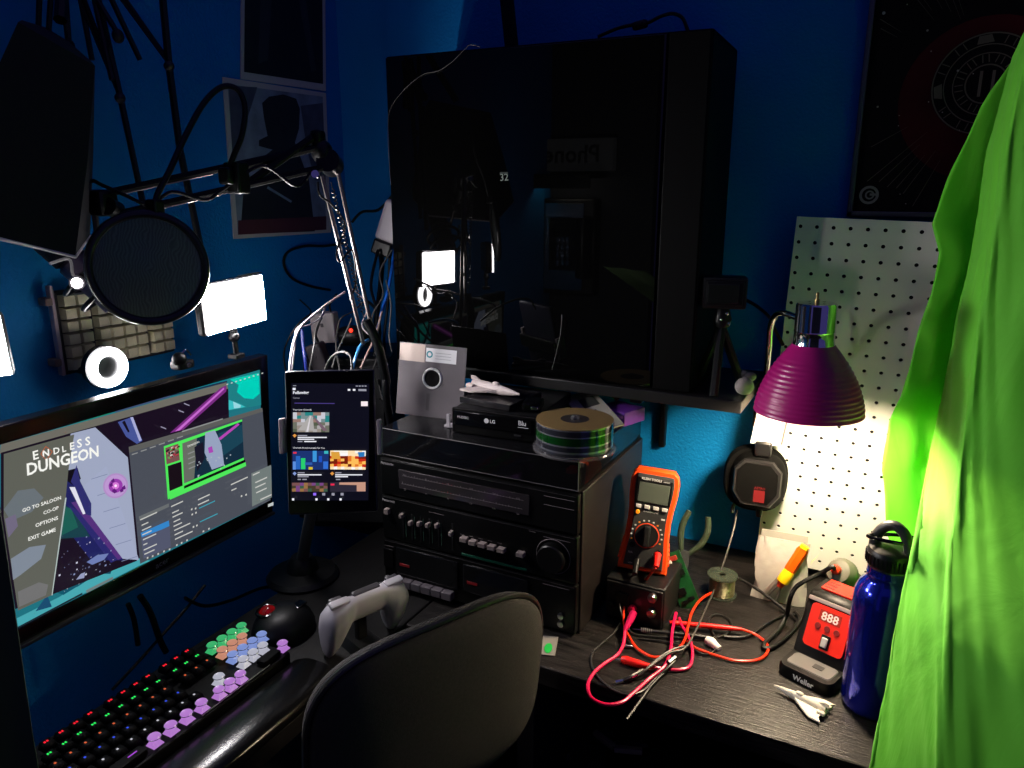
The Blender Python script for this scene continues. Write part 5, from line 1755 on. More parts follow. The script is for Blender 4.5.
# ================================================================ POSTER ON THE BACK WALL
PY = WY - .004
plR = Plane((0, PY, 0), (1, 0, 0), (0, 0, 1))
bl_ = plR(847, 216)
pr_x1, pr_z1 = bl_.x + .58, bl_.y + .85
pz = thing('space_poster', 'framed dark red space poster with a round emblem on the back wall', 'poster', (bl_.x, WY, bl_.y))
bb = mb(mat('frame_silver', (96, 96, 104), .35, .7))
for c, d in (((.29, -.009, .004), (.58, .018, .008)), ((.29, -.009, .846), (.58, .018, .008)), ((.004, -.009, .425), (.008, .018, .85)), ((.576, -.009, .425), (.008, .018, .85))):
    bb.box(c, d, .001)
bb.build('frame', pz)
PB = mat('poster_space', (14, 10, 12), .6, spec=.1, var=.5, vscale=5)
mb(PB).box((.29, -.005, .425), (.57, .008, .84)).build('print_sheet', pz)
plZ = Plane((bl_.x, WY - .0095, bl_.y), (1, 0, 0), (0, 0, 1))
cv = Canvas(Matrix.Translation((0, -.0095, 0)), plZ, .0001, .0002)
em = plZ(986, 84)
RDK = mat('poster_red', (74, 16, 22), .5, var=.5, vscale=9)
RDK2 = mat('poster_deep_red', (52, 9, 15), .6, spec=.1, var=.5, vscale=9)
cv.disc((em.x, em.y - .02), .115, RDK2, False, 40)
cv.disc((em.x - .01, em.y - .05), .085, RDK2, False, 40)
LNP = mat('poster_line', (84, 78, 70), .6, spec=.1)
LNB = mat('poster_bright', (130, 124, 116), .5)
for i in range(56):
    a = R(95 + i * 3.6 + random.uniform(-1, 1))
    r0, r1 = random.uniform(.095, .15), random.uniform(.17, .26)
    p0 = Vector((em.x + r0 * math.cos(a), em.y + r0 * math.sin(a)))
    p1_ = Vector((em.x + r1 * math.cos(a), em.y + r1 * math.sin(a)))
    if min(p0.x, p1_.x) < .012 or min(p0.y, p1_.y) < .012:
        continue
    n_ = (p1_ - p0).orthogonal().normalized() * .0005
    cv.poly([p0 - n_ * .3, p1_ - n_, p1_ + n_, p0 + n_ * .3], LNP, False)
for i in range(60):
    x, z = random.uniform(.02, .4), random.uniform(.02, .6)
    r_ = random.choice((.0008, .001, .0016, .0024))
    cv.disc((x, z), r_, LNB, False, 8)
cv.build('artwork', pz, recalc=False)
cv = Canvas(Matrix.Translation((0, -.0105, 0)), plZ, .0001, .0002)
cv.disc(em, .072, mat('emblem_black', (10, 8, 10), .6, spec=.1), False, 48)
for r0, r1 in ((.0715, .0695), (.056, .0545), (.044, .0425), (.028, .026)):
    cv.disc(em, r0, LNP, False, 48, r1)
for i in range(12):
    a = R(i * 30 + 8)
    u, v = Vector((math.cos(a), math.sin(a))), Vector((-math.sin(a), math.cos(a)))
    for r0, r1, hw_ in ((.057, .068, .006), (.03, .041, .004)):
        for k_ in (-1, 1):
            q0_, q1_ = em + u * r0 + v * hw_ * k_, em + u * r1 + v * hw_ * k_
            cv.poly([q0_ - v * .0007, q1_ - v * .0007, q1_ + v * .0007, q0_ + v * .0007], LNP, False)
    if i % 3 == 0:
        cv.poly([em + u * .057 - v * .011, em + u * .068 - v * .008, em + u * .068 + v * .008, em + u * .057 + v * .011], LNP, False)
for k_ in (-1, 1):
    cv.poly([em + Vector((k_ * .008 - .002, -.018)), em + Vector((k_ * .008 + .002, -.018)), em + Vector((k_ * .008 + .002, .018)), em + Vector((k_ * .008 - .002, .018))], LNP, False)
cv.build('emblem', pz, recalc=False)
cv = Canvas(Matrix.Translation((0, -.0105, 0)), plZ, .0001, .0002)
lg = plZ(869, 195)
LGM = mat('poster_logo', (112, 110, 106), .5)
cv.disc(lg, .0145, LGM, False, 32, .0105)
cv.disc(lg + Vector((.001, 0)), .007, LGM, False, 24, .0045)
cv.rect(lg.x + .001, lg.y - .001, lg.x + .011, lg.y + .0025, LGM)
cv.build('logo', pz, recalc=False)

# ================================================================ DESK LAMP
LY = 1.13
lb_, lt_ = P(808, 411, Y=LY), P(814, 344, Y=LY + .0)
lc2 = P(817, 303, Y=LY)
lax = (lc2 - lb_).normalized()
lamp = thing('desk_lamp', 'desk lamp with a ribbed purple shade and chrome socket, switched on', 'lamp', P(763, 418, Y=1.336))
lo = Vector(lamp.location)
LR_ = .0755
hgt = (lt_ - lb_).length
SHADE = mat('purple_enamel', (156, 20, 100), .3, spec=.5)
SHIN = mat('shade_inside', (225, 220, 215), .5)
LM = Matrix.Translation(lb_ - lo) @ lax.to_track_quat('Z', 'Y').to_matrix().to_4x4()
prof = []
N_ = 60
for i in range(N_ + 1):
    u = i / N_
    r_ = LR_ - (LR_ - .0285) * (u ** 1.9 * .86 + u * .14)
    rib = .0007 * math.sin(u * 2 * PI * 15) if .04 < u < .8 else 0
    prof.append((r_ + rib, u * hgt))
sh = mb(SHADE).lathe(prof, 72, LM, cap=False)
sh.m(SHIN).lathe([(r_ - .0018, z - .0002) for r_, z in prof[::2]], 72, LM, cap=False)
sh.m(SHADE).lathe([(LR_ - .0018, -.0002), (LR_ + .0005, 0), (LR_, .001)], 72, LM, cap=False).lathe([(prof[-1][0], hgt), (.01, hgt + .001)], 48, LM, cap=False)
sh.build('lamp_shade', lamp, ang=60, recalc=False)
h2 = (lc2 - lt_).length
mb(CHROME).lathe([(.0285, hgt - .001), (.0275, hgt + .004), (.0275, hgt + h2 * .3), (.0282, hgt + h2 * .32), (.0275, hgt + h2 * .34), (.0275, hgt + h2 - .003), (.026, hgt + h2), (.004, hgt + h2 + .001)], 48, LM).build('socket_cover', lamp)
mb(mat('brass_switch', (150, 130, 90), .3, .9)).lathe([(.0035, hgt + h2), (.0035, hgt + h2 + .005), (.002, hgt + h2 + .006), (.0022, hgt + h2 + .014), (.001, hgt + h2 + .015)], 14, LM).build('switch', lamp)
BULB = mat('bulb_glow', (255, 232, 198), emit=BULB_POWER)
mb(BULB).lathe([(.0005, .012), (.013, .014), (.022, .021), (.0255, .031), (.023, .042), (.015, .054), (.013, .062), (.0005, .063)], 16, LM).build('bulb', lamp)
g0_ = LM @ Vector((0, 0, hgt + h2 * .72))
side = P(796, 318, Y=LY + .01) - lo
mb(CHROME).tube([g0_.lerp(side, .9), P(784, 313, Y=LY + .03) - lo, P(775, 316, Y=LY + .06) - lo, P(770.5, 328, Y=LY + .08) - lo, P(769, 350, Y=LY + .10) - lo, P(766, 380, Y=LY + .15) - lo, P(764, 404, Y=1.318) - lo, Vector((0, -.012, 0))], .0048, 12).build('gooseneck', lamp)
mb(BLACK2).box((0, -.004, 0), (.022, .012, .03), .003).box((-.013, .006, 0), (.006, .03, .03), .002).build('clamp', lamp)

# ================================================================ HEADSET
hp = P(758, 480, Y=1.298)
hs_ = thing('gaming_headset', 'black headset with red marked earcup hanging below the lamp', 'headset', hp, (R(-6), 0, R(4)))
hs_.scale = (1.15, 1.1, 1.17)
HBK = mat('headset_black', (5, 5, 5), .55, spec=.08)
HB = mat('headband_pad', (222, 212, 204), .6)
mb(HBK).loft([[(.043 * s * math.copysign(abs(math.cos(a)) ** .75, math.cos(a)), y, .047 * s * math.copysign(abs(math.sin(a)) ** .75, math.sin(a))) for a in [2 * PI * i / 36 for i in range(36)]] for s, y in ((.55, -.017), (.8, -.016), (.92, -.008), (.95, .0))]).build('earcup', hs_)
mb(mat('ear_cushion', (5, 5, 5), .85, spec=.05)).loft([[(.047 * s * math.copysign(abs(math.cos(a)) ** .8, math.cos(a)) - .005, y, .05 * s * math.copysign(abs(math.sin(a)) ** .8, math.sin(a))) for a in [2 * PI * i / 36 for i in range(36)]] for s, y in ((.93, -.002), (1.0, .006), (1.0, .02), (.9, .026))]).build('ear_cushion', hs_)
oct_ = [(.033, -.016), (.033, .018), (.02, .032), (-.02, .032), (-.033, .018), (-.033, -.016), (-.02, -.034), (.02, -.034)]
mb(mat('earcup_grey', (40, 39, 40), .3, .4)).loft([[(x * 1.06, -.0165, z * 1.06) for x, z in oct_], [(x, -.021, z) for x, z in oct_]]).m(mat('earcup_plate', (5, 5, 5), .55, spec=.08)).loft([[(x * .9, -.0212, z * .9) for x, z in oct_], [(x * .88, -.0225, z * .88) for x, z in oct_]]).build('cover_plate', hs_)
cv = Canvas(Matrix.Translation((0, -.0226, 0)), None, .0001, .0002)
RM = mat('headset_red', (92, 8, 12), .5)
cv.rect(-.003, -.028, .013, -.010, RM)
cv.text('ASTRO', (-.003, -.0085), None, RM, False, width=.016, bold=.02)
cv.build('emblem', hs_, recalc=False)
mb(BLACK2).box((.004, -.01, .051), (.024, .02, .022), .003).build('yoke', hs_)
mb(HB).loft([[(x + dx, y + dy, z) for dx, dy in ((-.021, -.008), (.021, -.008), (.021, .008), (-.021, .008))] for x, y, z in ((.006, -.006, .058), (.009, -.004, .085), (.013, .002, .115), (.016, .006, .134), (.018, .014, .140))]).build('headband', hs_)
mb(mat('band_edge', (90, 84, 82), .5)).tube([(.0285, -.011, .06), (.0315, -.009, .085), (.0355, .001, .115)], .0016, 6).build('band_seam', hs_)
mb(BLACK2).tube([(-.03, .004, -.038), (-.033, .0, -.048), (-.0325, -.004, -.056)], .003, 8).build('cord_strain_relief', hs_)
mb(BLACK2).lathe([(.004, -.056), (.005, -.05), (.005, -.044)], 12, Matrix.Translation((.006, .0, 0))).build('volume_wheel', hs_)
mb(STEEL).tube([(.02, .062, .132), (.02, .05, .134), (.02, .028, .13), (.02, .018, .137)], .003, 8).build('peg_hook', pg) if False else None
hk = thing('peg_hook', 'small metal hook on the pegboard holding up the headset', 'hook', (hp.x + .022, PGY - .001, hp.z + .147))
mb(STEEL).tube([(0, 0, .0), (0, -.02, .0), (0, -.034, -.002), (0, -.038, .008)], .003, 8).build('wire_hook', hk)

# ================================================================ BAG WITH ORANGE TOOL
q0, q1 = P(748, 603, Z=ZD), P(803, 611, Z=ZD)
bag = thing('plastic_bag', 'clear resealable plastic bag propped against the pegboard', 'bag', (q0 + q1) / 2 + Vector((0, .02, 0)), (R(-11), 0, R(2)))
BGM = mat('bag_plastic', (190, 183, 175), .25, alpha=.74, bump=.8, bscale=34, spec=.6)
bw, bh = .083, .108
rings = []
for j in range(11):
    v = j / 10
    th = .011 * math.sin(PI * (v * .85 + .12)) + .0012
    rg = []
    for i in range(24):
        a = 2 * PI * i / 24
        rg.append((bw / 2 * math.copysign(abs(math.cos(a)) ** .7, math.cos(a)) * (1 - .06 * v) + .004 * math.sin(v * 7 + i), th * math.sin(a) + .0015 * math.sin(i * 2.1 + j * 1.7), v * bh))
    rings.append(rg)
mb(BGM).loft(rings).build('pouch', bag)
mb(mat('bag_lip', (170, 165, 156), .3, alpha=.7)).box((0, 0, bh + .006), (bw * .9, .0018, .012), .0005).build('zip_edge', bag)
mb(mat('bag_flap_tan', (205, 182, 140), .5)).loft([[(.045, .004, .072), (.058, .006, .094), (.046, .006, .078)], [(.045, .005, .072), (.058, .007, .094), (.046, .007, .078)]]).build('folded_corner', bag)
BM = Matrix.Translation(bag.location) @ bag.rotation_euler.to_matrix().to_4x4()
to = BM @ Vector((.004, -.018, .036))
tool = thing('orange_hand_tool', 'orange and yellow handled hand tool in the plastic bag', 'tool', to, (R(-11), R(24), R(2)))
tool.scale = (1.3, 1.3, 1.3)
OT = mat('tool_orange', (250, 92, 10), .35)
YT = mat('tool_yellow', (250, 196, 20), .35)
mb(OT).loft([[(.0075 * s * math.cos(a), .0055 * s * math.sin(a), z) for a in [2 * PI * i / 6 for i in range(6)]] for s, z in ((.9, .02), (1, .024), (1, .052), (.85, .056))]).build('handle', tool)
mb(YT).axis([(.0075, 0), (.0078, .004), (.0078, .013), (.0065, .017)], (0, 0, .004), (0, 0, 1), 16).build('collar', tool)
mb(YT).axis([(.006, 0), (.0055, .004)], (0, 0, .056), (0, 0, 1), 16).build('end_cap', tool)
mb(mat('tool_red', (205, 50, 24), .4)).axis([(.0035, 0), (.006, .008)], (0, 0, -.004), (0, 0, 1), 14).build('nose', tool)
for s in (-1, 1):
    mb(mat('tool_grey', (96, 92, 88), .35, .6)).tube([(s * .002, 0, -.003), (s * .004, 0, -.012), (s * .006, .001, -.024)], .0016, 8).build('prong', tool)
to2 = BM @ Vector((-.02, -.0155, .012))
t = thing('grey_pen', 'slim grey pen-like tool standing inside the plastic bag', 'tool', to2, (R(-11), R(34), R(2)))
mb(mat('tool_taupe', (104, 94, 88), .4)).axis([(.0035, 0), (.0048, .003), (.0048, .05), (.002, .07)], (0, 0, 0), (0, 0, 1), 14).build('barrel', t)

# ================================================================ SOLDERING STATION
w0, w1 = P(775, 672, Z=ZD), P(827, 698, Z=ZD)
wrot = math.atan2((w1 - w0).y, (w1 - w0).x)
WWd = (w1 - w0).length * 1.04
sta = thing('soldering_station', 'red and black soldering station beside the blue bottle', 'soldering station', w0, wrot)
WB = mat('station_black', (6, 6, 6), .42, spec=.15)
WR = mat('station_red', (222, 36, 16), .35)
WG = mat('station_grey', (96, 94, 92), .35)
bb = mb(WB)


def rrect(x0, x1, y0, y1, r, n=5):
    o = []
    for cx, cy, a0 in ((x1 - r, y0 + r, -PI / 2), (x1 - r, y1 - r, 0), (x0 + r, y1 - r, PI / 2), (x0 + r, y0 + r, PI)):
        for i in range(n + 1):
            a = a0 + PI / 2 * i / n
            o.append((cx + r * math.cos(a), cy + r * math.sin(a)))
    return o


base = rrect(0, WWd, 0, .135, .014)
bb.loft([[(x, y, z) for x, y in base] for z in (0, .012)] + [[(WWd / 2 + (x - WWd / 2) * .96, .0675 + (y - .0675) * .97, .017) for x, y in base]])
bb.build('base', sta)
mb(WG).loft([[(x, y, .0172) for x, y in rrect(.008, WWd - .008, .012, .045, .006)], [(x, y, .0185) for x, y in rrect(.009, WWd - .009, .013, .044, .006)]]).m(mat('sponge_slot', (40, 38, 38), .6)).box((WWd * .6, .03, .0188), (.014, .01, .001)).build('tray', sta)
# sloping body
side_ = [(.047, .016), (.080, .097), (.090, .103), (.128, .105), (.134, .098), (.134, .016)]
bb = mb(WB)
rings = []
for x in (0.001, .004, WWd - .004, WWd - .001):
    k_ = 1 if .002 < x < WWd - .002 else .97
    rings.append([(x, .09 + (y - .09) * k_, .016 + (z - .016) * k_) for y, z in side_])
bb.loft(rings)
bb.build('body', sta)
sl0, sl1 = Vector((0, .047, .016)), Vector((0, .080, .097))
sv = (sl1 - sl0)
sL = sv.length
SM = Matrix.Translation((WWd / 2, .047, .016)) @ Matrix.Rotation(-math.atan2(sv.y, sv.z), 4, 'X')
mb(WR).prism([(x - WWd / 2, z) for x, z in rrect(.011, WWd - .011, .016, sL - .008, .007)], -.0022, .002, SM).build('control_panel', sta)
mb(mat('station_silver', (165, 150, 146), .3, .3)).box((0, -.001, sL - .0035), (WWd - .006, .003, .006), .001, SM).build('silver_band', sta)
cv = Canvas(SM @ Matrix.Translation((0, -.0022, 0)), None, .0001, .0003)
cv.rect(-.016, sL * .66, .016, sL * .84, mat('display_dark', (150, 44, 34), .2))
cv.text('888', (-.0125, sL * .675), None, mat('display_digit', (235, 215, 205), .3), False, width=.025, bold=.02)
cv.build('digit_display', sta, recalc=False)
for x in (-.014, 0, .014):
    mb(mat('button_dark_red', (110, 24, 20), .4)).axis([(.0045, 0), (.004, .0015)], SM @ Vector((x, -.002, sL * .56)), SM.to_3x3() @ Vector((0, -1, 0)), 18).build('button', sta)
sw_ = mb(BLACK2).box((.002, -.003, sL * .34), (.013, .003, .021), .001, SM).build('switch', sta)
mb(LGREY).box((.002, -.0055, sL * .34), (.009, .004, .014), .0015, SM).build('rocker', sw_)
bb = mb(WR).prism([(.012, 0), (WWd - .012, 0), (WWd - .012, .003), (.012, .003)], .094, .128, Matrix.Translation((0, 0, .1035)))
bb.build('red_top', sta)
bb = mb(mat('vent_dark', (60, 16, 14), .6))
for i in range(3):
    for x in (.022, WWd - .022):
        bb.box((x, .101 + i * .009, .1067), (.014, .0035, .0006))
bb.build('vent_slots', sta)
cv = Canvas(Matrix.Translation((0, 0.0022, .0058)) @ Matrix.Rotation(R(-8), 4, 'X'), None, .0001, .003)
cv.text('Weller', (WWd * .33, -.0028), None, mat('white_print', (205, 202, 202), .4), False, h=.008, bold=.03)
cv.build('maker_badge', sta, recalc=False)
# iron in its holder, cord
ih = P(838, 571, Y=1.175)
iron = thing('soldering_iron', 'soldering iron with a grey foam grip resting behind the station', 'soldering iron', ih, R(0))
idr = (P(868, 590, Y=1.26) - ih).normalized()
mb(mat('grip_olive', (84, 82, 70), .6)).axis([(.008, -.004), (.018, .0), (.0235, .010), (.0235, .02), (.016, .034), (.014, .07), (.016, .09)], (0, 0, 0), idr, 28).build('grip', iron)
mb(mat('tool_red', (205, 50, 24), .4)).axis([(.0045, -.014), (.0075, -.011), (.0075, -.004)], (0, 0, 0), idr, 18).build('strain_relief', iron)
mb(STEEL).axis([(.004, .088), (.003, .14), (.001, .15)], (0, 0, 0), idr, 14).build('tip', iron)
mb(STEEL).tube([idr * .03 + Vector((0, 0, -.016)), idr * .03 + Vector((-.004, 0, -.03)), idr * .03 + Vector((-.004, .01, -.06))], .0018, 8).build('holder_wire', iron)
six = lambda x, y: (720 + x / 2.4, 420 + y / 2.4)
ip = ih - idr * .013
cable('iron_cord', 'thick black cord arching from the soldering iron to the desk', [ip, ip - idr * .01, P(*six(238, 370), Y=1.165), P(*six(205, 386), Y=1.155), P(*six(182, 402), Y=1.15), P(*six(168, 430), Y=1.145), dz(*six(160, 468), .02), dz(*six(140, 505), .006), dz(*six(112, 530), .0045), dz(*six(104, 545), .0045), dz(*six(125, 545), .0045), dz(*six(165, 515), .0045), dz(*six(190, 480), .0045), dz(*six(180, 462), .0045)], .0036, CABLE)
cable('black_power_cord', 'black cord running from the solder spool past the plastic bag', [dz(*six(-24, 362), .036), dz(*six(0, 366), .036), dz(*six(40, 378), .03), dz(*six(80, 400), .024), dz(*six(120, 428), .016), dz(*six(150, 452), .008), dz(*six(172, 470), .005), dz(*six(188, 486), .0045)], .0026, CABLE)
cable('black_cord_loop', 'thin black cord loop on the desk left of the soldering station', [dz(*six(180, 468), .004), dz(*six(150, 470), .004), dz(*six(110, 490), .004), dz(*six(80, 512), .004), dz(*six(50, 522), .004), dz(*six(10, 520), .004)], .0025, CABLE)

# toy on the desk
q = P(800, 703, Z=ZD)
q1, q2 = P(773, 686, Z=ZD), P(826, 712, Z=ZD)
ty = toy_ship('toy_spaceship', 'cream toy spaceship lying on the desk before the soldering station', (q.x, q.y, ZD), (0, 0, math.atan2((q1 - q2).y, (q1 - q2).x)), PLA, (q1 - q2).length, .024, .015, 'toy spaceships')

# ================================================================ BLUE BOTTLE
bt = P(870, 714, Z=ZD)
bt.y += .02
bot = thing('water_bottle', 'shiny blue steel water bottle with a black loop cap', 'bottle', bt, R(-20))
bot.scale = (1.07, 1.07, 1.03)
BLUEB = mat('bottle_blue', (22, 34, 160), .16, .75, coat=.6)
mb(BLUEB).lathe([(.0005, 0), (.030, 0), (.034, .003), (.0362, .010), (.0365, .03), (.0365, .155), (.0355, .166), (.031, .177), (.0262, .183), (.0245, .187), (.0245, .191), (.0252, .193), (.0245, .195), (.0245, .203)], 56).build('body', bot)
mb(STEEL).lathe([(.0253, .2025), (.0255, .2045), (.0245, .205)], 40).build('steel_ring', bot)
bb = mb(BLACK2)
cp = [(.026, .205), (.0275, .207), (.0275, .222), (.025, .226), (.016, .228), (.0005, .2285)]
bb.lathe(cp, 44)
for i in range(36):
    a = 2 * PI * i / 36
    bb.box((.0275 * math.cos(a), .0275 * math.sin(a), .2145), (.0016, .0016, .013), 0, None)
bb.build('cap', bot)
mb(mat('loop_grey', (40, 40, 41), .4)).tube([(-.021, 0, .222), (-.02, 0, .236), (-.012, 0, .251), (0, 0, .257), (.011, 0, .250), (.0175, 0, .236), (.02, 0, .222)], .0065, 12).build('cap_loop', bot)
cr = thing('carabiner_ring', 'black oval carabiner hooked through the bottle cap loop', 'carabiner', bt + Vector((0, 0, .247)), R(12))
mb(GLOSS).tube([(.0305 * math.cos(a), .012 * math.sin(a), .001 * math.sin(a * 2)) for a in [2 * PI * i / 24 for i in range(25)]], .0024, 8).build('ring', cr)

# ================================================================ GREEN SCREEN CLOTH
CL = bpy.data.materials.new('green_cloth')
CL.use_nodes = True
nt = CL.node_tree
b_ = nt.nodes['Principled BSDF']
b_.inputs['Base Color'].default_value = (lin(98), lin(200), lin(34), 1)
b_.inputs['Roughness'].default_value = .75
b_.inputs['Sheen Weight'].default_value = .1
tr = nt.nodes.new('ShaderNodeBsdfTranslucent')
tr.inputs['Color'].default_value = (lin(80), lin(195), lin(20), 1)
mx = nt.nodes.new('ShaderNodeMixShader')
mx.inputs[0].default_value = .12
nt.links.new(b_.outputs[0], mx.inputs[1])
nt.links.new(tr.outputs[0], mx.inputs[2])
nt.links.new(mx.outputs[0], nt.nodes['Material Output'].inputs[0])
tcn = nt.nodes.new('ShaderNodeTexCoord')
mpn = nt.nodes.new('ShaderNodeMapping')
mpn.inputs['Scale'].default_value = (9, 9, 3)
mpn.inputs['Rotation'].default_value = (0, .25, 0)
nn = nt.nodes.new('ShaderNodeTexNoise')
nn.inputs['Scale'].default_value = 1.6
nn.inputs['Detail'].default_value = 5
nn.inputs['Distortion'].default_value = 1.2
bu = nt.nodes.new('ShaderNodeBump')
bu.inputs['Strength'].default_value = .14
bu.inputs['Distance'].default_value = .02
nt.links.new(tcn.outputs['Object'], mpn.inputs[0])
nt.links.new(mpn.outputs[0], nn.inputs[0])
nt.links.new(nn.outputs[0], bu.inputs['Height'])
nt.links.new(bu.outputs[0], b_.inputs['Normal'])
# columns of the drape, each a line from top to bottom: (x px, y px, depth Y)
back_edge = [(1040, 0, 1.30), (1012, 60, 1.30), (985, 100, 1.295), (955, 162, 1.29), (931, 224, 1.285), (941, 255, 1.285), (931, 290, 1.28), (913, 352, 1.275), (902, 396, 1.27), (889, 419, 1.27), (882, 472, 1.26), (888, 534, 1.25), (900, 590, 1.23), (905, 640, 1.21), (912, 700, 1.17)]
front_edge = [(1046, -10, 1.27), (1012, 60, 1.265), (1006, 87, 1.26), (988, 149, 1.26), (973, 250, 1.255), (957, 317, 1.25), (944, 392, 1.24), (939, 410, 1.235), (927, 472, 1.18), (920, 505, 1.06), (913, 544, .965), (898, 615, .94), (885, 697, .91), (870, 768, .88), (858, 830, .87), (846, 890, .86)]
ridge = [(1052, -10, 1.16), (1026, 60, 1.16), (1019, 87, 1.155), (1006, 149, 1.15), (992, 250, 1.14), (981, 317, 1.13), (970, 392, 1.105), (965, 430, 1.095), (958, 472, 1.07), (951, 560, .96), (946, 640, .86), (942, 700, .83), (938, 768, .80), (934, 830, .79), (930, 890, .78)]


def column(pts, zs):
    q = [P(x, y, Y=Y_) for x, y, Y_ in pts]
    q.sort(key=lambda v: v.z)
    out = []
    for z in zs:
        if z >= q[-1].z:
            d = q[-1] - q[-2]
            f_ = (z - q[-2].z) / max(d.z, 1e-4)
            f_ = min(f_, 2.2)
            v = q[-2] + d * f_
        elif z <= q[0].z:
            v = q[0].copy()
        else:
            for i in range(len(q) - 1):
                if q[i].z <= z <= q[i + 1].z:
                    v = q[i].lerp(q[i + 1], (z - q[i].z) / max(1e-5, q[i + 1].z - q[i].z))
                    break
        out.append(Vector((v.x, v.y, z)))
    return out


zs = [.60 + i * .02 for i in range(66)]
cb_, cf_, cr_ = column(back_edge, zs), column(front_edge, zs), column(ridge, zs)
NS = 100
verts, faces = [], []
for k_, z in enumerate(zs):
    B, F, G = cb_[k_], cf_[k_], cr_[k_]
    wob = .006 * math.sin(z * 9) + .004 * math.sin(z * 23 + 1)
    mid1 = Vector((B.x + .07 + wob, min(1.322, B.y + .03), z))
    dirg = (G - F)
    pth = [B, B.lerp(mid1, .5) + Vector((0, -.006 + wob * .5, 0)), mid1, mid1.lerp(F, .4) + Vector((.045, .012, 0)), F + Vector((.012, .014, 0)), F, F.lerp(G, .15) + Vector((-.002, 0, 0)), F.lerp(G, .5) + Vector((-.004 + wob * .4, 0, 0)), F.lerp(G, .85), G, G + Vector((.010, -.003, 0)), G + Vector((.025, -.010, 0)), G + Vector((.045, -.020 + wob * .4, 0)), G + Vector((.075, -.034 - wob * .5, 0)), G + Vector((.11, -.05 + wob * .5, 0)), G + Vector((.15, -.07, 0)), G + Vector((.2, -.09 + wob * .5, 0)), G + Vector((.26, -.12, 0)), G + Vector((.32, -.15, 0)), G + Vector((.36, -.18, 0))]
    # resample the path
    n_ = len(pth) - 1
    for s in range(NS + 1):
        u = s / NS * n_
        i = min(int(u), n_ - 1)
        f_ = u - i
        p0, p1_, p2_, p3_ = pth[max(i - 1, 0)], pth[i], pth[i + 1], pth[min(i + 2, n_)]
        v = .5 * ((2 * p1_) + (p2_ - p0) * f_ + (2 * p0 - 5 * p1_ + 4 * p2_ - p3_) * f_ * f_ + (3 * p1_ - p0 - 3 * p2_ + p3_) * f_ ** 3)
        if v.y > .874 and v.x < .36 and v.z < ZD + .003:
            v.z = ZD + .003
        verts.append(v + Vector((.0012 * math.sin(z * 60 + s * 1.3), .0012 * math.sin(z * 47 + s), 0)))
for k_ in range(len(zs) - 1):
    for s in range(NS):
        a = k_ * (NS + 1) + s
        faces.append((a, a + 1, a + NS + 2, a + NS + 1))
gc = mb(CL).raw(verts, faces).build('green_screen_cloth', origin=verts[0], ang=80, recalc=False)
tag(gc, 'bright green backdrop cloth hanging at the right over the desk end', 'cloth')
sol = gc.modifiers.new('thickness', 'SOLIDIFY')
sol.thickness = .0012

# green cloth edge at the far left, its shade put into the colour
verts, faces = [], []
e0_, e1_ = P(1, 512, t=.56), P(38, 768, t=.46)
zs2 = [.35 + i * (e0_.z + .01 - .35) / 16 for i in range(17)]
ex = Vector(((e0_.x + e1_.x) / 2, (e0_.y + e1_.y) / 2, 0))
away = Vector((-1, .0, 0)).normalized()
for z in zs2:
    if z < e1_.z:
        edge = Vector((e1_.x, e1_.y, z))
    else:
        f_ = min(1.3, (z - e1_.z) / (e0_.z - e1_.z))
        edge = e1_.lerp(e0_, f_)
        edge.z = z
    for s in range(9):
        verts.append(edge + Vector((-.018 * s, -.010 * s + .008 * math.sin(s * 1.3 + z * 4) - .008 * math.sin(z * 4), 0)))
for k_ in range(len(zs2) - 1):
    for s in range(8):
        a = k_ * 9 + s
        faces.append((a, a + 1, a + 10, a + 9))
g2 = mb(mat('shaded_green_cloth', (40, 60, 22), .85, bump=.4, bscale=60)).raw(verts, faces).build('green_screen_cloth', origin=verts[0], ang=80, recalc=False)
tag(g2, 'shade-darkened green backdrop cloth edge at the far left beside the monitor', 'cloth')
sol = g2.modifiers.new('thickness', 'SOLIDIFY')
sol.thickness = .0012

# ================================================================ CHAIR
CC = P(442, 716, t=.955)
crot = R(66)
ch = thing('office_chair', 'dark grey fabric office chair turned to the corner', 'chair', (CC.x - .10, CC.y + .04, 0), crot)
ct = Matrix.Translation((CC.x, CC.y, CC.z)) @ Matrix.Rotation(crot, 4, 'Z') @ Matrix.Rotation(R(6), 4, 'X')
ct = (Matrix.Translation(ch.location) @ Matrix.Rotation(crot, 4, 'Z')).inverted() @ ct
CFAB = mat('chair_fabric', (38, 34, 30), .9, bump=.45, bscale=800, var=.25, vscale=260)
CW, CHh = .348, .275


def squircle(w_, h_, n=64, e=.56):
    o = []
    for i in range(n):
        a = 2 * PI * i / n
        o.append((w_ / 2 * math.copysign(abs(math.cos(a)) ** e, math.cos(a)), h_ / 2 * math.copysign(abs(math.sin(a)) ** e, math.sin(a))))
    return o


def bent(x, y, z):
    return (x, y + .35 * x * x, z)


def slab(b, layers):
    rr = []
    for s, y in layers:
        rr.append([bent(x * s if abs(s) < 2 else x, y, z * (1 - (1 - s) * CW / CHh)) for x, z in squircle(CW, CHh)])
    b.loft(rr, ct)
    return b


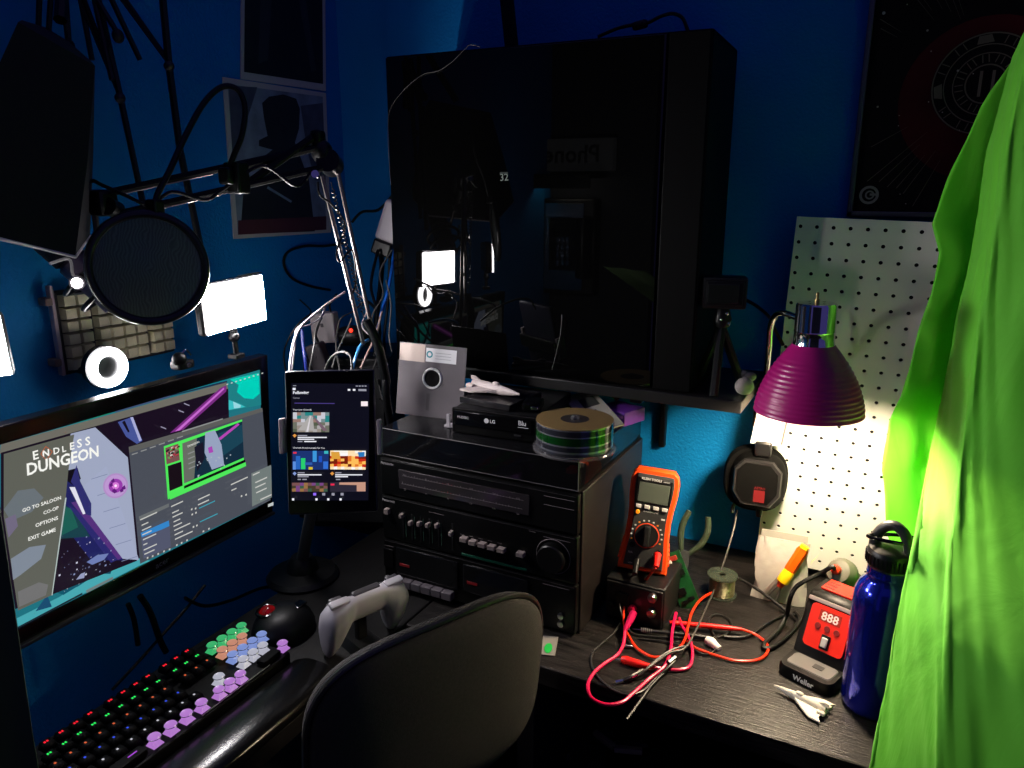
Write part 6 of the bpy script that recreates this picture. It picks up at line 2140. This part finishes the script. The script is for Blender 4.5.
slab(mb(CFAB), [(.45, -.0225), (.7, -.0195), (.86, -.0135), (.95, -.007), (.985, -.001), (.985, .004)]).build('back_cover', ch, ang=70)
bb = mb(mat('chair_piping', (30, 29, 29), .28))
pts = [ct @ Vector(bent(x, .0065, z)) for x, z in squircle(CW * 1.005, CHh * 1.005)]
bb.tube(pts + [pts[0]], .0042, 8, False)
bb.build('edge_piping', ch)
slab(mb(mat('chair_cushion', (40, 37, 35), .85, bump=.5, bscale=420)), [(.985, .009), (1.0, .013), (.99, .022), (.9, .032), (.7, .038), (.45, .04)]).build('cushion', ch, ang=70)
bb = mb(BLACK).tube([ct @ Vector((0, .055, -.10)), ct @ Vector((0, .07, -.19)), Vector((0, .02, .45)), Vector((0, .12, .44))], .02, 8)
bb.build('support_bar', ch)
mb(CFAB).loft([[(x * s, .22 + y * s, z) for x, y in squircle(.40, .38)] for s, z in ((.9, .45), (1, .465), (1, .49), (.9, .51), (.5, .515))]).build('seat', ch, ang=70)
mb(BLACK).cyl((0, .22, .1), (0, .22, .45), .026).build('gas_lift', ch)
for i in range(5):
    a = 2 * PI * i / 5 + .3
    e_ = Vector((.26 * math.cos(a), .22 + .26 * math.sin(a), .06))
    lg_ = mb(BLACK).tube([(0, .22, .1), e_], .02, 8, False, radii=[.024, .016]).build('base_leg', ch)
    mb(BLACK2).axis([(.028, -.012), (.028, .012)], e_ + Vector((0, 0, -.032)), (-math.sin(a), math.cos(a), 0), 20).build('castor', lg_)

# ================================================================ UNDER THE DESK
for (px, py, rx, rz2, lab, sx, sy) in ((600, 752, R(8), R(-25), 'dusty circuit board with a pale slot lying on the shelf under the desk', .10, .16), (640, 762, R(0), R(20), 'dark green circuit board lying right of the other under the desk', .12, .1)):
    q = P(px, py, Z=.462)
    t = thing('expansion_card', lab, 'circuit board', (q.x, q.y, .4515), rz2)
    mb(mat('dark_circuit_board', (22, 52, 38), .4, var=.5, vscale=70)).box((0, 0, .002), (sx, sy, .002), .0005).build('board', t)
    mb(mat('slot_tan', (150, 140, 126), .4)).box((-.02, .03, .008), (.05, .01, .01), .001).build('slot', t)
    mb(DGREY).box((-.015, .05, .006), (.06, .008, .008), .001).build('connector', t)
    mb(DGREY).box((.02, -.03, .006), (.03, .03, .008), .002).build('heat_sink', t)
    for x in (-.04, -.03):
        mb(STEEL).cyl((x, -.05, .003), (x, -.05, .017), .005, n=14).build('capacitor', t)
# ================================================================ PAYPHONE BEHIND THE CAMERA (seen mirrored in the glass)
ph_Y = -.40
struct('wall_return', mb(mat('dim_wall_paint', (40, 42, 48), .8)).box((-.95, ph_Y - .05, 1.2), (.4, .06, 2.4)))
gn_ = Vector((math.sin(R(1.7)), -math.cos(R(1.7)), 0))
go_ = Vector((-.572, GZ, 1.4))


def mirror_pt(px, py):
    d = ray(px, py)
    d2 = d - 2 * d.dot(gn_) * gn_
    c2_ = CAM - 2 * (CAM - go_).dot(gn_) * gn_
    t_ = (ph_Y - c2_.y) / d2.y
    return c2_ + d2 * t_


a, c_ = mirror_pt(545, 290), mirror_pt(600, 200)
cen = (a + c_) / 2
pw, phh = abs(c_.x - a.x), abs(c_.z - a.z) / .6
pay = thing('pay_phone', 'chrome pay phone on a wall behind, seen mirrored in the glass', 'telephone', (cen.x, ph_Y - .018, a.z), R(180))
mb(BLACK2).box((0, -.09, phh * .745), (pw * 1.1, .16, .012), .003).box((0, -.165, phh * .715), (pw * 1.1, .01, .05), .003).build('tube_baffle', pay)  # added lip that keeps the tube out of the glass reflection
mb(mat('phone_black', (14, 14, 15), .4)).box((0, 0, phh * .30), (pw, .12, phh * .62), .01).build('housing', pay)
mb(CHROME).box((pw * .06, -.064, phh * .3), (pw * .72, .008, phh * .56), .003).build('face_plate', pay)
mb(GLOSS).box((pw * .05, -.07, phh * .32), (pw * .55, .01, phh * .34), .003).build('recess', pay)
for i in range(3):
    for j in range(4):
        mb(CHROME).box((pw * (-.04 + .09 * i), -.078, phh * (.2 + .05 * j)), (pw * .06, .008, phh * .034), .002).build('key', pay)
mb(BLACK2).tube([(-pw * .34, -.09, phh * .12), (-pw * .36, -.11, phh * .3), (-pw * .34, -.09, phh * .48)], .022, 12, True, radii=[.03, .018, .03]).build('handset', pay)
mb(mat('added_tube_glow', (255, 245, 225), emit=22)).box((0, -.125, phh * .722), (pw * .8, .02, .02), .004).build('added_light_tube', pay)  # added light source so the phone shows up in the glass
sg = mb(mat('added_sign_glow', (190, 190, 195), emit=.1)).box((0, -.01, phh * .88), (pw * 1.5, .06, phh * .2), .004).build('sign_board', pay)  # glow added to the sign so it reads in the glass
cv = Canvas(Matrix.Translation((0, -.0405, 0)), None, .0002, .0006)
cv.text('Phone', (-pw * .5, phh * .83), None, mat('sign_black', (8, 8, 8), .5), False, width=pw, bold=.02)
cv.build('lettering', sg, recalc=False)
